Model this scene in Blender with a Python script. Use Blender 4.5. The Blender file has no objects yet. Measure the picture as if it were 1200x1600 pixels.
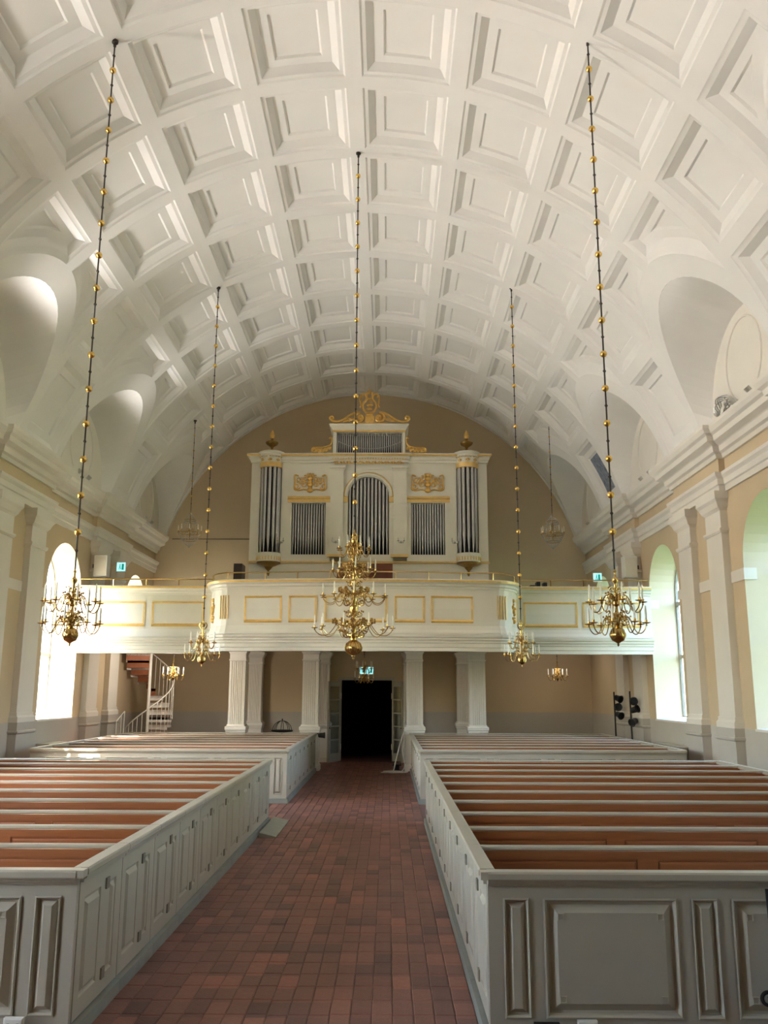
import bpy, math, random
from mathutils import Matrix, Vector
from mathutils.geometry import delaunay_2d_cdt
R_ = random.Random(7)
PI = math.pi
sc = bpy.context.scene
COL = sc.collection

# ------------------------------------------------------------------ camera, sky, sun, exposure
cam_d = bpy.data.cameras.new('camera')
cam_d.sensor_fit = 'VERTICAL'; cam_d.sensor_height = 24.0
cam_d.lens = 1355.0 * 24.0 / 1600.0
cam_d.clip_end = 500
cam = bpy.data.objects.new('camera', cam_d); COL.objects.link(cam)
RM = ((0.9999858, 0.0021645, -0.0048753), (0.0043364, 0.2023647, 0.9793006), (0.0031062, -0.9793078, 0.2023524))
cam.matrix_world = Matrix(((RM[0][0], -RM[0][1], -RM[0][2], 0.0), (RM[1][0], -RM[1][1], -RM[1][2], 0.0),
                           (RM[2][0], -RM[2][1], -RM[2][2], 2.2), (0, 0, 0, 1)))
sc.camera = cam
sc.view_settings.view_transform = 'Standard'
sc.view_settings.look = 'None'
sc.view_settings.gamma = 1.0
sc.view_settings.use_curve_mapping = False
sc.view_settings.exposure = 4.25
sc.cycles.max_bounces = 14
sc.cycles.diffuse_bounces = 10
sc.cycles.transparent_max_bounces = 16
sc.cycles.sample_clamp_indirect = 6.0
sc.cycles.caustics_reflective = False
sc.cycles.caustics_refractive = False

world = bpy.data.worlds.new('sky'); sc.world = world
world.use_nodes = True
wn = world.node_tree.nodes; wl = world.node_tree.links
sky = wn.new('ShaderNodeTexSky'); sky.sky_type = 'NISHITA'
sky.sun_disc = False; sky.sun_elevation = math.radians(40); sky.sun_rotation = math.radians(210)
sky.air_density = 1.0; sky.dust_density = 2.5; sky.ozone_density = 1.0
wl.new(sky.outputs[0], wn['Background'].inputs[0])
wn['Background'].inputs[1].default_value = 0.26

sun_d = bpy.data.lights.new('sun', 'SUN'); sun_d.energy = 1.9; sun_d.angle = 0.01
sun_d.color = (1.0, 0.92, 0.78)
sun = bpy.data.objects.new('sun', sun_d); COL.objects.link(sun)
sun.rotation_euler = Vector((0.42, 0.62, -0.66)).to_track_quat('-Z', 'Y').to_euler()
sun.location = (-20, -20, 30)

# ------------------------------------------------------------------ dimensions of the nave (metres)
XC = -0.60            # centre line of the nave
XL, XR = -7.85, 6.65  # inner wall faces
Y0, Y1 = -4.83, 28.88 # front and rear wall
RV, ZC = 7.26, 5.12   # vault radius and centre height
ROW = 1.983           # coffer row pitch
BAYS = [3.1 + 5.949 * k for k in range(0, 5)]       # window and lunette centres
PAIRS = [6.08 + 5.949 * k for k in range(1, 4)]      # centres of the pilaster pairs
ZS, ZSP, RW = 1.55, 4.60, 1.12                       # window sill, spring, half width

# ------------------------------------------------------------------ materials
def lin(c):
    f = lambda v: v / 12.92 if v <= 0.04045 else ((v + 0.055) / 1.055) ** 2.4
    return tuple(f(v / 255.0) for v in c) + (1.0,)

def mat(name, rgb, rough=0.6, metal=0.0, var=0.06, scale=3.0, bump=0.0, bscale=40.0, stretch=None, spec=0.5):
    m = bpy.data.materials.new(name); m.use_nodes = True
    nt = m.node_tree; n = nt.nodes; l = nt.links
    b = n['Principled BSDF']
    b.inputs['Roughness'].default_value = rough
    b.inputs['Metallic'].default_value = metal
    b.inputs['Specular IOR Level'].default_value = spec
    tc = n.new('ShaderNodeTexCoord'); mp = n.new('ShaderNodeMapping')
    l.new(tc.outputs['Object'], mp.inputs['Vector'])
    if stretch: mp.inputs['Scale'].default_value = stretch
    no = n.new('ShaderNodeTexNoise'); no.inputs['Scale'].default_value = scale; no.inputs['Detail'].default_value = 5
    l.new(mp.outputs[0], no.inputs['Vector'])
    mr = n.new('ShaderNodeMapRange')
    mr.inputs['From Min'].default_value = 0.3; mr.inputs['From Max'].default_value = 0.7
    mr.inputs['To Min'].default_value = 1 - var; mr.inputs['To Max'].default_value = 1 + var
    l.new(no.outputs[0], mr.inputs[0])
    mx = n.new('ShaderNodeVectorMath'); mx.operation = 'SCALE'
    mx.inputs[0].default_value = lin(rgb)[:3]
    l.new(mr.outputs[0], mx.inputs['Scale'])
    l.new(mx.outputs[0], b.inputs['Base Color'])
    if bump:
        bn = n.new('ShaderNodeTexNoise'); bn.inputs['Scale'].default_value = bscale; bn.inputs['Detail'].default_value = 4
        l.new(mp.outputs[0], bn.inputs['Vector'])
        bp = n.new('ShaderNodeBump'); bp.inputs['Strength'].default_value = bump; bp.inputs['Distance'].default_value = 0.02
        l.new(bn.outputs[0], bp.inputs['Height']); l.new(bp.outputs[0], b.inputs['Normal'])
    return m

M = {}
M['vault'] = mat('vault_plaster', (224, 221, 216), 0.75, var=0.025, scale=1.2, bump=0.06, bscale=18)
M['white'] = mat('white_plaster', (219, 213, 202), 0.7, var=0.03, scale=1.5, bump=0.05, bscale=20)
M['tan'] = mat('tan_limewash', (201, 181, 149), 0.8, var=0.04, scale=0.9, bump=0.05, bscale=15)
M['reveal'] = mat('reveal_limewash', (214, 204, 180), 0.8, var=0.03, scale=0.9)
M['dado'] = mat('grey_dado_paint', (182, 175, 164), 0.7, var=0.04, scale=1.2)
M['pew'] = mat('grey_pew_paint', (176, 169, 153), 0.42, var=0.03, scale=4.0, bump=0.03, bscale=60)
M['hinge'] = mat('grey_hinge_paint', (128, 120, 104), 0.5)
M['plinth'] = mat('grey_plinth_paint', (140, 142, 134), 0.6, var=0.08, scale=6)
M['wood'] = mat('pew_pine', (150, 90, 52), 0.38, var=0.12, scale=5.0, stretch=(0.6, 6, 9), bump=0.04, bscale=30)
M['gallery'] = mat('gallery_paint', (218, 213, 202), 0.5, var=0.025, scale=2)
M['organ'] = mat('organ_paint', (224, 219, 202), 0.5, var=0.03, scale=2)
M['gold'] = mat('gold_leaf', (226, 184, 104), 0.36, 0.8, var=0.12, scale=14, bump=0.1, bscale=50)
M['goldpaint'] = mat('gold_paint', (230, 194, 122), 0.42, 0.4, var=0.08, scale=9)
M['bronze'] = mat('bronze', (150, 118, 60), 0.35, 0.85, var=0.1, scale=12)
M['brass'] = mat('brass', (202, 170, 108), 0.22, 1.0, var=0.1, scale=20)
M['tin'] = mat('organ_tin', (188, 186, 182), 0.33, 0.75, var=0.05, scale=8, stretch=(4, 4, 0.6))
M['iron'] = mat('dark_iron', (62, 56, 50), 0.5, 0.6)
M['black'] = mat('black_paint', (20, 19, 20), 0.5)
M['rubber'] = mat('black_rubber', (28, 27, 28), 0.7)
M['candle'] = mat('candle_wax', (242, 238, 226), 0.45, var=0.02)
M['column'] = mat('white_column_paint', (238, 234, 226), 0.5, var=0.02)
M['whitepaint'] = mat('white_metal_paint', (232, 228, 220), 0.45, var=0.02)
M['plastic'] = mat('white_plastic', (226, 224, 218), 0.4, var=0.02)
M['tread'] = mat('red_brown_tread', (164, 100, 68), 0.6, var=0.1, scale=8)
M['mahogany'] = mat('console_mahogany', (118, 64, 42), 0.35, var=0.15, scale=6, stretch=(1, 5, 5))
M['darkwood'] = mat('dark_stained_wood', (56, 42, 34), 0.5, var=0.15, scale=6)
M['greyframe'] = mat('grey_window_frame', (150, 148, 142), 0.5)
M['silver'] = mat('silver_lamp_metal', (196, 194, 190), 0.3, 0.8)
M['dark'] = mat('painted_shade', (14, 13, 13), 0.9)  # near-black standing in for shade in the vestibule and organ case
M['mortar'] = mat('floor_mortar', (112, 84, 74), 0.85, var=0.1, scale=12)
M['grass'] = mat('grass', (120, 138, 84), 0.9, var=0.25, scale=1.5)
M['gravel'] = mat('bounce_gravel', (214, 204, 186), 0.9, var=0.08, scale=3)
M['bark'] = mat('tree_bark', (80, 64, 48), 0.9, var=0.2, scale=4)
M['leaves'] = mat('tree_leaves', (86, 124, 48), 0.8, var=0.4, scale=2)
M['stucco'] = mat('outer_stucco', (224, 205, 160), 0.9)
M['frontwall'] = mat('dimmed_front_wall', (132, 110, 82), 0.8)  # unseen wall, darkened so less light bounces onto the front screens
M['slate'] = mat('light_lid', (70, 66, 62), 0.9)
M['ramp'] = mat('ramp_grey_paint', (150, 150, 134), 0.6, var=0.08, scale=6)

def brick_mat():
    m = mat('red_floor_brick', (134, 90, 78), 0.5, var=0.10, scale=16, bump=0.18, bscale=55)
    nt = m.node_tree; n = nt.nodes; l = nt.links
    b = n['Principled BSDF']
    src = b.inputs['Base Color'].links[0].from_socket
    ge = n.new('ShaderNodeNewGeometry')
    mp = n.new('ShaderNodeMapping'); mp.vector_type = 'POINT'
    mp.inputs['Location'].default_value = (2.0 / 0.1456 + 40, 20.0, 0)
    mp.inputs['Scale'].default_value = (1 / 0.1456, 1 / 0.2972, 0)
    l.new(ge.outputs['Position'], mp.inputs['Vector'])
    fl = n.new('ShaderNodeVectorMath'); fl.operation = 'FLOOR'; l.new(mp.outputs[0], fl.inputs[0])
    oi = n.new('ShaderNodeObjectInfo')
    wh = n.new('ShaderNodeTexWhiteNoise'); wh.noise_dimensions = '3D'; l.new(fl.outputs[0], wh.inputs['Vector'])
    rp = n.new('ShaderNodeValToRGB'); l.new(wh.outputs['Value'], rp.inputs[0])
    e = rp.color_ramp.elements
    e[0].position = 0.0; e[0].color = (0.50, 0.50, 0.56, 1)
    e[1].position = 1.0; e[1].color = (1.48, 1.36, 1.25, 1)
    for p, c in ((0.2, (0.78, 0.76, 0.78, 1)), (0.75, (1.0, 1.0, 1.0, 1)), (0.93, (1.22, 1.18, 1.12, 1))):
        k = e.new(p); k.color = c
    mx = n.new('ShaderNodeVectorMath'); mx.operation = 'MULTIPLY'
    l.new(src, mx.inputs[0]); l.new(rp.outputs[0], mx.inputs[1])
    l.new(mx.outputs[0], b.inputs['Base Color'])
    return m
M['brick'] = brick_mat()

def glass_mat():
    m = bpy.data.materials.new('window_glass'); m.use_nodes = True
    n = m.node_tree.nodes; l = m.node_tree.links
    n.remove(n['Principled BSDF'])
    t = n.new('ShaderNodeBsdfTransparent'); t.inputs[0].default_value = (0.93, 0.96, 0.96, 1)
    g = n.new('ShaderNodeBsdfGlossy'); g.inputs['Roughness'].default_value = 0.03
    f0 = n.new('ShaderNodeLayerWeight'); f0.inputs['Blend'].default_value = 0.5
    f = n.new('ShaderNodeMath'); f.operation = 'POWER'; f.inputs[1].default_value = 4.0; l.new(f0.outputs['Facing'], f.inputs[0])
    mx = n.new('ShaderNodeMixShader')
    l.new(f.outputs[0], mx.inputs[0]); l.new(t.outputs[0], mx.inputs[1]); l.new(g.outputs[0], mx.inputs[2])
    l.new(mx.outputs[0], n['Material Output'].inputs[0])
    return m
M['glass'] = glass_mat()

def glow_mat(name, rgb, s):
    m = bpy.data.materials.new(name); m.use_nodes = True
    b = m.node_tree.nodes['Principled BSDF']
    b.inputs['Base Color'].default_value = lin(rgb); b.inputs['Emission Color'].default_value = lin(rgb)
    b.inputs['Emission Strength'].default_value = s
    return m
M['exitglow'] = glow_mat('exit_sign_light', (150, 228, 232), 0.09)
M['exitgreen'] = glow_mat('exit_sign_green', (20, 150, 140), 0.03)
M['crystal'] = mat('crystal_drops', (205, 200, 188), 0.08, 0.35, var=0.15, scale=30)
M['fresco'] = mat('blue_grey_worn_paint', (122, 128, 142), 0.8, var=0.4, scale=9)

# ------------------------------------------------------------------ mesh helpers
class B:
    """collects polygons; build() links them as one mesh object"""
    def __init__(s): s.v = []; s.f = []
    def add(s, vs, fs):
        o = len(s.v); s.v += [tuple(p) for p in vs]; s.f += [tuple(i + o for i in f) for f in fs]; return s
    def box(s, x0, x1, y0, y1, z0, z1, ch=0.0):
        if ch:
            return s.rings([(x0, y0), (x1, y0), (x1, y1), (x0, y1)], [(0, z0), (0, z1 - ch), (ch, z1)], lambda a, b, h: (a, b, h), cap0=True)
        return s.add([(x0, y0, z0), (x1, y0, z0), (x1, y1, z0), (x0, y1, z0), (x0, y0, z1), (x1, y0, z1), (x1, y1, z1), (x0, y1, z1)],
                     [(3, 2, 1, 0), (4, 5, 6, 7), (0, 1, 5, 4), (1, 2, 6, 5), (2, 3, 7, 6), (3, 0, 4, 7)])
    def rings(s, poly, steps, fn, cap0=False, cap1=True):
        """nested insets of a 2D polygon at given heights, mapped by fn(a,b,h)"""
        n = len(poly); o = len(s.v)
        for ins, h in steps:
            for a, b in inset(poly, ins): s.v.append(tuple(fn(a, b, h)))
        for k in range(len(steps) - 1):
            for i in range(n):
                j = (i + 1) % n
                s.f.append((o + k * n + i, o + k * n + j, o + (k + 1) * n + j, o + (k + 1) * n + i))
        if cap1: s.f.append(tuple(o + (len(steps) - 1) * n + i for i in range(n)))
        if cap0: s.f.append(tuple(o + i for i in reversed(range(n))))
        return s
    def lathe(s, prof, c=(0, 0), seg=16, a0=0.0, a1=2 * PI, caps=True):
        o = len(s.v); full = abs(a1 - a0 - 2 * PI) < 1e-6; m = seg if full else seg + 1
        for r, z in prof:
            for i in range(m):
                a = a0 + (a1 - a0) * i / seg
                s.v.append((c[0] + r * math.cos(a), c[1] + r * math.sin(a), z))
        for k in range(len(prof) - 1):
            for i in range(seg):
                j = (i + 1) % m
                s.f.append((o + k * m + i, o + k * m + j, o + (k + 1) * m + j, o + (k + 1) * m + i))
        if caps and full:
            s.f.append(tuple(o + i for i in reversed(range(m))))
            s.f.append(tuple(o + (len(prof) - 1) * m + i for i in range(m)))
        return s
    def tube(s, pts, r, seg=6, caps=True):
        pts = [Vector(p) for p in pts]; n = len(pts); o = len(s.v)
        rr = r if isinstance(r, (list, tuple)) else [r] * n
        t0 = (pts[1] - pts[0]).normalized()
        u = t0.orthogonal().normalized()
        for i, p in enumerate(pts):
            t = (pts[min(i + 1, n - 1)] - pts[max(i - 1, 0)])
            t = t.normalized() if t.length > 1e-9 else t0
            u = (u - t * u.dot(t)); u = u.normalized() if u.length > 1e-6 else t.orthogonal().normalized()
            w = t.cross(u)
            for k in range(seg):
                a = 2 * PI * k / seg
                s.v.append(tuple(p + (u * math.cos(a) + w * math.sin(a)) * rr[i]))
        for i in range(n - 1):
            for k in range(seg):
                j = (k + 1) % seg
                s.f.append((o + i * seg + k, o + i * seg + j, o + (i + 1) * seg + j, o + (i + 1) * seg + k))
        if caps:
            s.f.append(tuple(o + k for k in reversed(range(seg))))
            s.f.append(tuple(o + (n - 1) * seg + k for k in range(seg)))
        return s
    def ball(s, c, r, seg=10, rings=6, sc=(1, 1, 1)):
        pr = [(max(1e-4, math.sin(PI * i / rings)), -math.cos(PI * i / rings)) for i in range(rings + 1)]
        o = len(s.v); s.lathe(pr, seg=seg)
        for i in range(o, len(s.v)):
            x, y, z = s.v[i]; s.v[i] = (c[0] + x * r * sc[0], c[1] + y * r * sc[1], c[2] + z * r * sc[2])
        return s
    def sweep(s, prof, path, closed=False):
        """profile of (offset to the right of the path, z) along a plan polyline, mitred"""
        n = len(path); m = len(prof); o = len(s.v)
        for i in range(n):
            p = Vector(path[i]).to_2d()
            d1 = (p - Vector(path[i - 1]).to_2d()) if (i > 0 or closed) else None
            d2 = (Vector(path[(i + 1) % n]).to_2d() - p) if (i < n - 1 or closed) else None
            if d1 is None: d1 = d2
            if d2 is None: d2 = d1
            d1 = d1.normalized(); d2 = d2.normalized()
            n1 = Vector((d1.y, -d1.x)); n2 = Vector((d2.y, -d2.x))
            mt = (n1 + n2).normalized(); k = 1.0 / max(0.3, mt.dot(n1))
            for d, z in prof:
                q = p + mt * (d * k); s.v.append((q.x, q.y, z))
        for i in range(n if closed else n - 1):
            j = (i + 1) % n
            for k in range(m - 1):
                s.f.append((o + i * m + k, o + j * m + k, o + j * m + k + 1, o + i * m + k + 1))
        if not closed:
            s.f.append(tuple(o + k for k in range(m))); s.f.append(tuple(o + (n - 1) * m + k for k in reversed(range(m))))
        return s
    def prism(s, poly, h0, h1, fn=lambda a, b, h: (a, b, h)):
        n = len(poly); o = len(s.v)
        for h in (h0, h1):
            for a, b in poly: s.v.append(tuple(fn(a, b, h)))
        for i in range(n):
            j = (i + 1) % n; s.f.append((o + i, o + j, o + n + j, o + n + i))
        s.f.append(tuple(o + i for i in reversed(range(n)))); s.f.append(tuple(o + n + i for i in range(n)))
        return s
    def rot(s, ang, axis='Z', o=0):
        Mx = Matrix.Rotation(ang, 3, axis)
        for i in range(o, len(s.v)): s.v[i] = tuple(Mx @ Vector(s.v[i]))
        return s
    def shift(s, d, o=0):
        for i in range(o, len(s.v)): s.v[i] = tuple(Vector(s.v[i]) + Vector(d))
        return s
    def mesh(s, name, m, smooth=False, ang=35):
        me = bpy.data.meshes.new(name); me.from_pydata(s.v, [], s.f); me.update()
        import bmesh
        bm = bmesh.new(); bm.from_mesh(me)
        bmesh.ops.recalc_face_normals(bm, faces=bm.faces); bm.to_mesh(me); bm.free()
        if m: me.materials.append(M[m])
        if smooth:
            me.polygons.foreach_set('use_smooth', [True] * len(me.polygons))
            me.set_sharp_from_angle(angle=math.radians(ang))
        return me
    def build(s, name, m, parent=None, smooth=False, loc=None):
        return put(s.mesh(name, m, smooth), name, parent, loc)

def put(me, name, parent=None, loc=None, rz=None):
    o = bpy.data.objects.new(name, me); COL.objects.link(o)
    if parent is not None: o.parent = parent
    if loc is not None: o.location = loc
    if rz is not None: o.rotation_euler = (0, 0, rz)
    return o

def inset(poly, d):
    if d == 0: return list(poly)
    n = len(poly)
    A = sum(poly[i][0] * poly[(i + 1) % n][1] - poly[(i + 1) % n][0] * poly[i][1] for i in range(n))
    sg = 1 if A > 0 else -1
    out = []
    for i in range(n):
        p = Vector(poly[i]); a = (p - Vector(poly[i - 1])).normalized(); b = (Vector(poly[(i + 1) % n]) - p).normalized()
        n1 = Vector((-a.y, a.x)) * sg; n2 = Vector((-b.y, b.x)) * sg
        m = n1 + n2
        m = m.normalized() if m.length > 1e-6 else n1
        q = p + m * (d / max(0.35, m.dot(n1)))
        out.append((q.x, q.y))
    return out

def inside(poly, x, y):
    c = False; n = len(poly); j = n - 1
    for i in range(n):
        xi, yi = poly[i]; xj, yj = poly[j]
        if (yi > y) != (yj > y) and x < (xj - xi) * (y - yi) / (yj - yi) + xi: c = not c
        j = i
    return c

def dense(poly, step):
    out = []
    n = len(poly)
    for i in range(n):
        a = poly[i]; b = poly[(i + 1) % n]
        k = max(1, int(math.ceil(math.hypot(b[0] - a[0], b[1] - a[1]) / step)))
        for t in range(k): out.append((a[0] + (b[0] - a[0]) * t / k, a[1] + (b[1] - a[1]) * t / k))
    return out

def fill(b, outer, holes, fn, grid=0.0):
    """triangulate outer minus holes (already dense) and map by fn(a,b)"""
    vs = []; es = []
    for lp in [outer] + holes:
        o = len(vs); vs += [Vector(p) for p in lp]
        es += [(o + i, o + (i + 1) % len(lp)) for i in range(len(lp))]
    if grid:
        x0 = min(p[0] for p in outer); x1 = max(p[0] for p in outer); y0 = min(p[1] for p in outer); y1 = max(p[1] for p in outer)
        nx = int((x1 - x0) / grid); ny = int((y1 - y0) / grid)
        for i in range(1, nx):
            for j in range(1, ny):
                x = x0 + (x1 - x0) * i / nx; y = y0 + (y1 - y0) * j / ny
                if inside(outer, x, y) and not any(inside(h, x, y) for h in holes): vs.append(Vector((x, y)))
    r = delaunay_2d_cdt(vs, es, [], 0, 1e-5)
    pv = r[0]; o = len(b.v)
    for p in pv: b.v.append(tuple(fn(p.x, p.y)))
    for t in r[2]:
        cx = sum(pv[i].x for i in t) / len(t); cy = sum(pv[i].y for i in t) / len(t)
        if inside(outer, cx, cy) and not any(inside(h, cx, cy) for h in holes): b.f.append(tuple(o + i for i in t))
    return b

def spline(pts, k=4):
    P = [Vector(p) for p in pts]; out = []
    for i in range(len(P) - 1):
        a = P[max(i - 1, 0)]; b = P[i]; c = P[i + 1]; d = P[min(i + 2, len(P) - 1)]
        for j in range(k):
            t = j / k
            out.append(0.5 * ((2 * b) + (c - a) * t + (2 * a - 5 * b + 4 * c - d) * t * t + (3 * b - a - 3 * c + d) * t ** 3))
    out.append(P[-1]); return out

def thing(name, label, cat, loc=(0, 0, 0), rz=0.0, group=None, kind=None):
    o = bpy.data.objects.new(name, None); COL.objects.link(o)
    o.empty_display_size = 0.2
    o.location = loc; o.rotation_euler = (0, 0, rz)
    return tag(o, label, cat, group, kind)

def tag(o, label, cat, group=None, kind=None):
    o['label'] = label; o['category'] = cat
    if group: o['group'] = group
    if kind: o['kind'] = kind
    return o

def copy_tree(o, parent=None):
    c = o.copy(); COL.objects.link(c)
    if parent is not None: c.parent = parent
    for ch in list(o.children): copy_tree(ch, c)
    return c

ORD = ['first', 'second', 'third', 'fourth', 'fifth', 'sixth', 'seventh', 'eighth', 'ninth', 'tenth']

# ------------------------------------------------------------------ outside, unseen: yard, lawn and trees added to shape the daylight
tag(B().box(-90, -8.6, -70, 110, -0.6, -0.5).build('bounce_yard', 'gravel'), 'unseen pale gravel yard added outside the left windows to bounce light in', 'yard', kind='structure')
tag(B().box(-8.6, 90, -70, 110, -0.6, -0.5).build('lawn', 'grass'), 'unseen lawn added outside the windows to tint the daylight', 'lawn', kind='structure')
def tree(x, y, h, label):  # unseen trees, added to dim and tint the light at the windows
    t = thing('tree', label, 'tree', (x, y, -0.5), group='trees added to screen the windows')
    B().tube([(0, 0, 0), (0.1, 0, h * .3), (0, 0.1, h * .6)], [0.3, 0.22, 0.12], 8).build('trunk', 'bark', t, True)
    b = B()
    for k in range(14):
        a = R_.uniform(0, 2 * PI); r = R_.uniform(0, h * .28)
        b.ball((r * math.cos(a), r * math.sin(a), h * R_.uniform(.4, .92)), h * R_.uniform(.12, .2), 10, 6)
    b.build('crown', 'leaves', t, True)
SCREEN_TREES = [(11.6, 2.2, 8.5, 'unseen bushy tree added beyond the right wall, standing level with the front pews'), (11.8, 8.2, 9, 'tall unseen bushy tree added beyond the right wall, level with the middle of the front pews'),
         (15.5, 18, 8, 'broad unseen bushy tree added beyond the right wall, level with the cross aisle'), (15, 26, 8, 'unseen bushy tree added beyond the right wall, level with the gallery'), (26, 36, 9, 'tall unseen tree added beyond the right wall, past the rear corner'),
         (-15.5, 18.5, 8.5, 'unseen bushy tree added beyond the left wall, level with the cross aisle'), (-15, 26.5, 9, 'unseen bushy tree added beyond the left wall, level with the gallery')]
for x, y, h, d in SCREEN_TREES: tree(x, y, h, d)

# ------------------------------------------------------------------ floor with bricks
floor = tag(B().box(XL - 1.0, XR + 1.0, Y0 - 1, Y1 + 4.2, -0.2, -0.010).build('floor', 'mortar'), 'red brick floor of the nave and aisle', 'floor', kind='structure')
BX, BY = 0.1456, 0.2972
def brick_mesh(k):
    w, l = BX - 0.006, BY - 0.006
    j = lambda a: R_.uniform(-a, a)
    p = [(-w / 2 + j(.003), -l / 2 + j(.004)), (w / 2 + j(.003), -l / 2 + j(.004)), (w / 2 + j(.003), l / 2 + j(.004)), (-w / 2 + j(.003), l / 2 + j(.004))]
    hz = j(.0015)
    return B().rings(p, [(0, -0.02), (0, -0.005 + hz), (0.006, hz)], lambda a, b, h: (a, b, h))
bverts = [brick_mesh(k) for k in range(6)]
bmesh_ = [b.mesh('brick', 'brick') for b in bverts]
spots = []
ncol = 18
for c in range(ncol):
    off = R_.uniform(-.02, .02)
    for r in range(int((28.8 - 6.0) / BY)):
        spots.append((-2.0 + (c + .5) * BX, 6.0 + (r + .5) * BY + off))
for c in range(-12, 0):
    for r in range(9): spots.append((-2.0 + (c + .5) * BX, 15.6 + (r + .5) * BY + .01 * (c % 3)))
for c in range(-3, 0):
    for r in range(12): spots.append((-2.0 + (c + .5) * BX, 25.3 + (r + .5) * BY))
for c in range(18, 20):
    for r in range(12): spots.append((-2.0 + (c + .5) * BX, 25.3 + (r + .5) * BY))
spots.sort(key=lambda p: p[1])
rest = B()
for i, (x, y) in enumerate(spots):
    k = R_.randrange(6)
    if i < 300: put(bmesh_[k], 'brick', floor, (x, y, 0))
    else: rest.add([(a + x, b + y, h) for a, b, h in bverts[k].v], bverts[k].f)
rb = rest.build('brick_paving', 'brick', floor); rb['kind'] = 'stuff'

# ------------------------------------------------------------------ walls, windows
def sill(yc): return 3.92 if yc > 25 else ZS     # the last window sits above the gallery floor
def win_outline(yc, r, zs, zsp, n=20):
    p = [(yc - r, zs), (yc + r, zs)]
    for i in range(n + 1):
        a = PI * i / n
        p.append((yc + r * math.cos(a), zsp + r * math.sin(a)))
    return p

def side_wall(name, xw, sg, label):
    """sg=+1: right wall (outside towards +x)"""
    b = B()
    holes = [dense(win_outline(yc, RW, sill(yc), ZSP), .6) for yc in BAYS]
    fill(b, dense([(Y0, 0), (Y1, 0), (Y1, 10.2), (Y0, 10.2)], 1.5), holes, lambda a, z: (xw, a, z))
    o = tag(b.build(name, 'tan'), label, 'wall', kind='structure')
    ob = B()
    holes2 = [dense(win_outline(yc, RW - .08, sill(yc) - .08, ZSP), .6) for yc in BAYS]
    fill(ob, dense([(Y0 - .9, -.5), (Y1 + .9, -.5), (Y1 + .9, 10.2), (Y0 - .9, 10.2)], 1.5), holes2, lambda a, z: (xw + sg * .70, a, z))
    ob.build('outer_face', 'stucco', o)
    for yc in BAYS:
        rv = B()
        zs = sill(yc); A = win_outline(yc, RW, zs, ZSP); C = win_outline(yc, RW - .08, zs - .08, ZSP)
        n = len(A)
        for i in range(n):
            j = (i + 1) % n
            if i == 0: continue
            rv.add([(xw, *A[i]), (xw, *A[j]), (xw + sg * .70, *C[j]), (xw + sg * .70, *C[i])], [(0, 1, 2, 3)])
        rv.build('window_reveal', 'reveal', o, True)
        sl = B()
        sl.add([(xw - sg * .03, yc - RW, zs), (xw - sg * .03, yc + RW, zs), (xw + sg * .66, yc + RW - .06, zs + .06), (xw + sg * .66, yc - RW + .06, zs + .06),
                (xw - sg * .03, yc - RW, zs - .04), (xw - sg * .03, yc + RW, zs - .04), (xw + sg * .66, yc + RW - .06, zs - .04), (xw + sg * .66, yc - RW + .06, zs - .04)],
               [(0, 1, 2, 3), (4, 5, 6, 7), (0, 1, 5, 4), (1, 2, 6, 5), (2, 3, 7, 6), (3, 0, 4, 7)])
        sl.build('window_sill', 'white', o)
        # white band runs round into the reveal
        for e in (-1, 1):
            y0 = yc + e * (RW + .004)
            B().box(min(xw - sg * .015, xw + sg * .62), max(xw - sg * .015, xw + sg * .62), min(y0 - e * .03, y0), max(y0 - e * .03, y0), 4.26, 4.48).build('belt_return', 'white', o)
    # grey dado
    x0, x1 = sorted((xw + sg * .02, xw - sg * .012))
    B().box(x0, x1, Y0, Y1, 0, 1.54).build('dado', 'dado', o)
    # belt course between the windows
    ends = [Y0] + sum([[yc - RW, yc + RW] for yc in BAYS], []) + [Y1]
    for k in range(0, len(ends), 2):
        x0, x1 = sorted((xw + sg * .02, xw - sg * .018))
        B().box(x0, x1, ends[k], ends[k + 1], 4.26, 4.48).build('belt_course', 'white', o)
    # cornices breaking forward over the pilaster pairs
    path = [(xw, Y0)]
    for pc in [6.08] + PAIRS:
        for yy, d in ((pc - 1.36, 0), (pc - 1.36, .12), (pc + 1.36, .12), (pc + 1.36, 0)): path.append((xw - sg * d, yy))
    path.append((xw, Y1))
    if sg > 0: path = path[::-1]
    up = [(-.15, 6.72), (.07, 6.72), (.09, 6.80), (.15, 6.83), (.17, 6.93), (.19, 6.95), (.31, 7.0), (.33, 7.1), (.39, 7.14), (.43, 7.22), (.43, 7.29), (-.15, 7.31)]
    lo = [(-.15, 6.06), (.05, 6.06), (.055, 6.17), (.085, 6.19), (.09, 6.30), (.14, 6.36), (.15, 6.42), (-.15, 6.43)]
    fz = [(-.15, 6.43), (.015, 6.43), (.015, 6.72), (-.15, 6.72)]
    B().sweep(up, path).build('cornice', 'white', o)
    B().sweep(lo, path).build('architrave', 'white', o)
    B().sweep(fz, path).build('frieze', 'tan', o)
    return o
wr = side_wall('wall_right', XR, 1, 'tan right side wall with grey dado and white cornices')
wl_ = side_wall('wall_left', XL, -1, 'tan left side wall with grey dado and white cornices')

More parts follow.
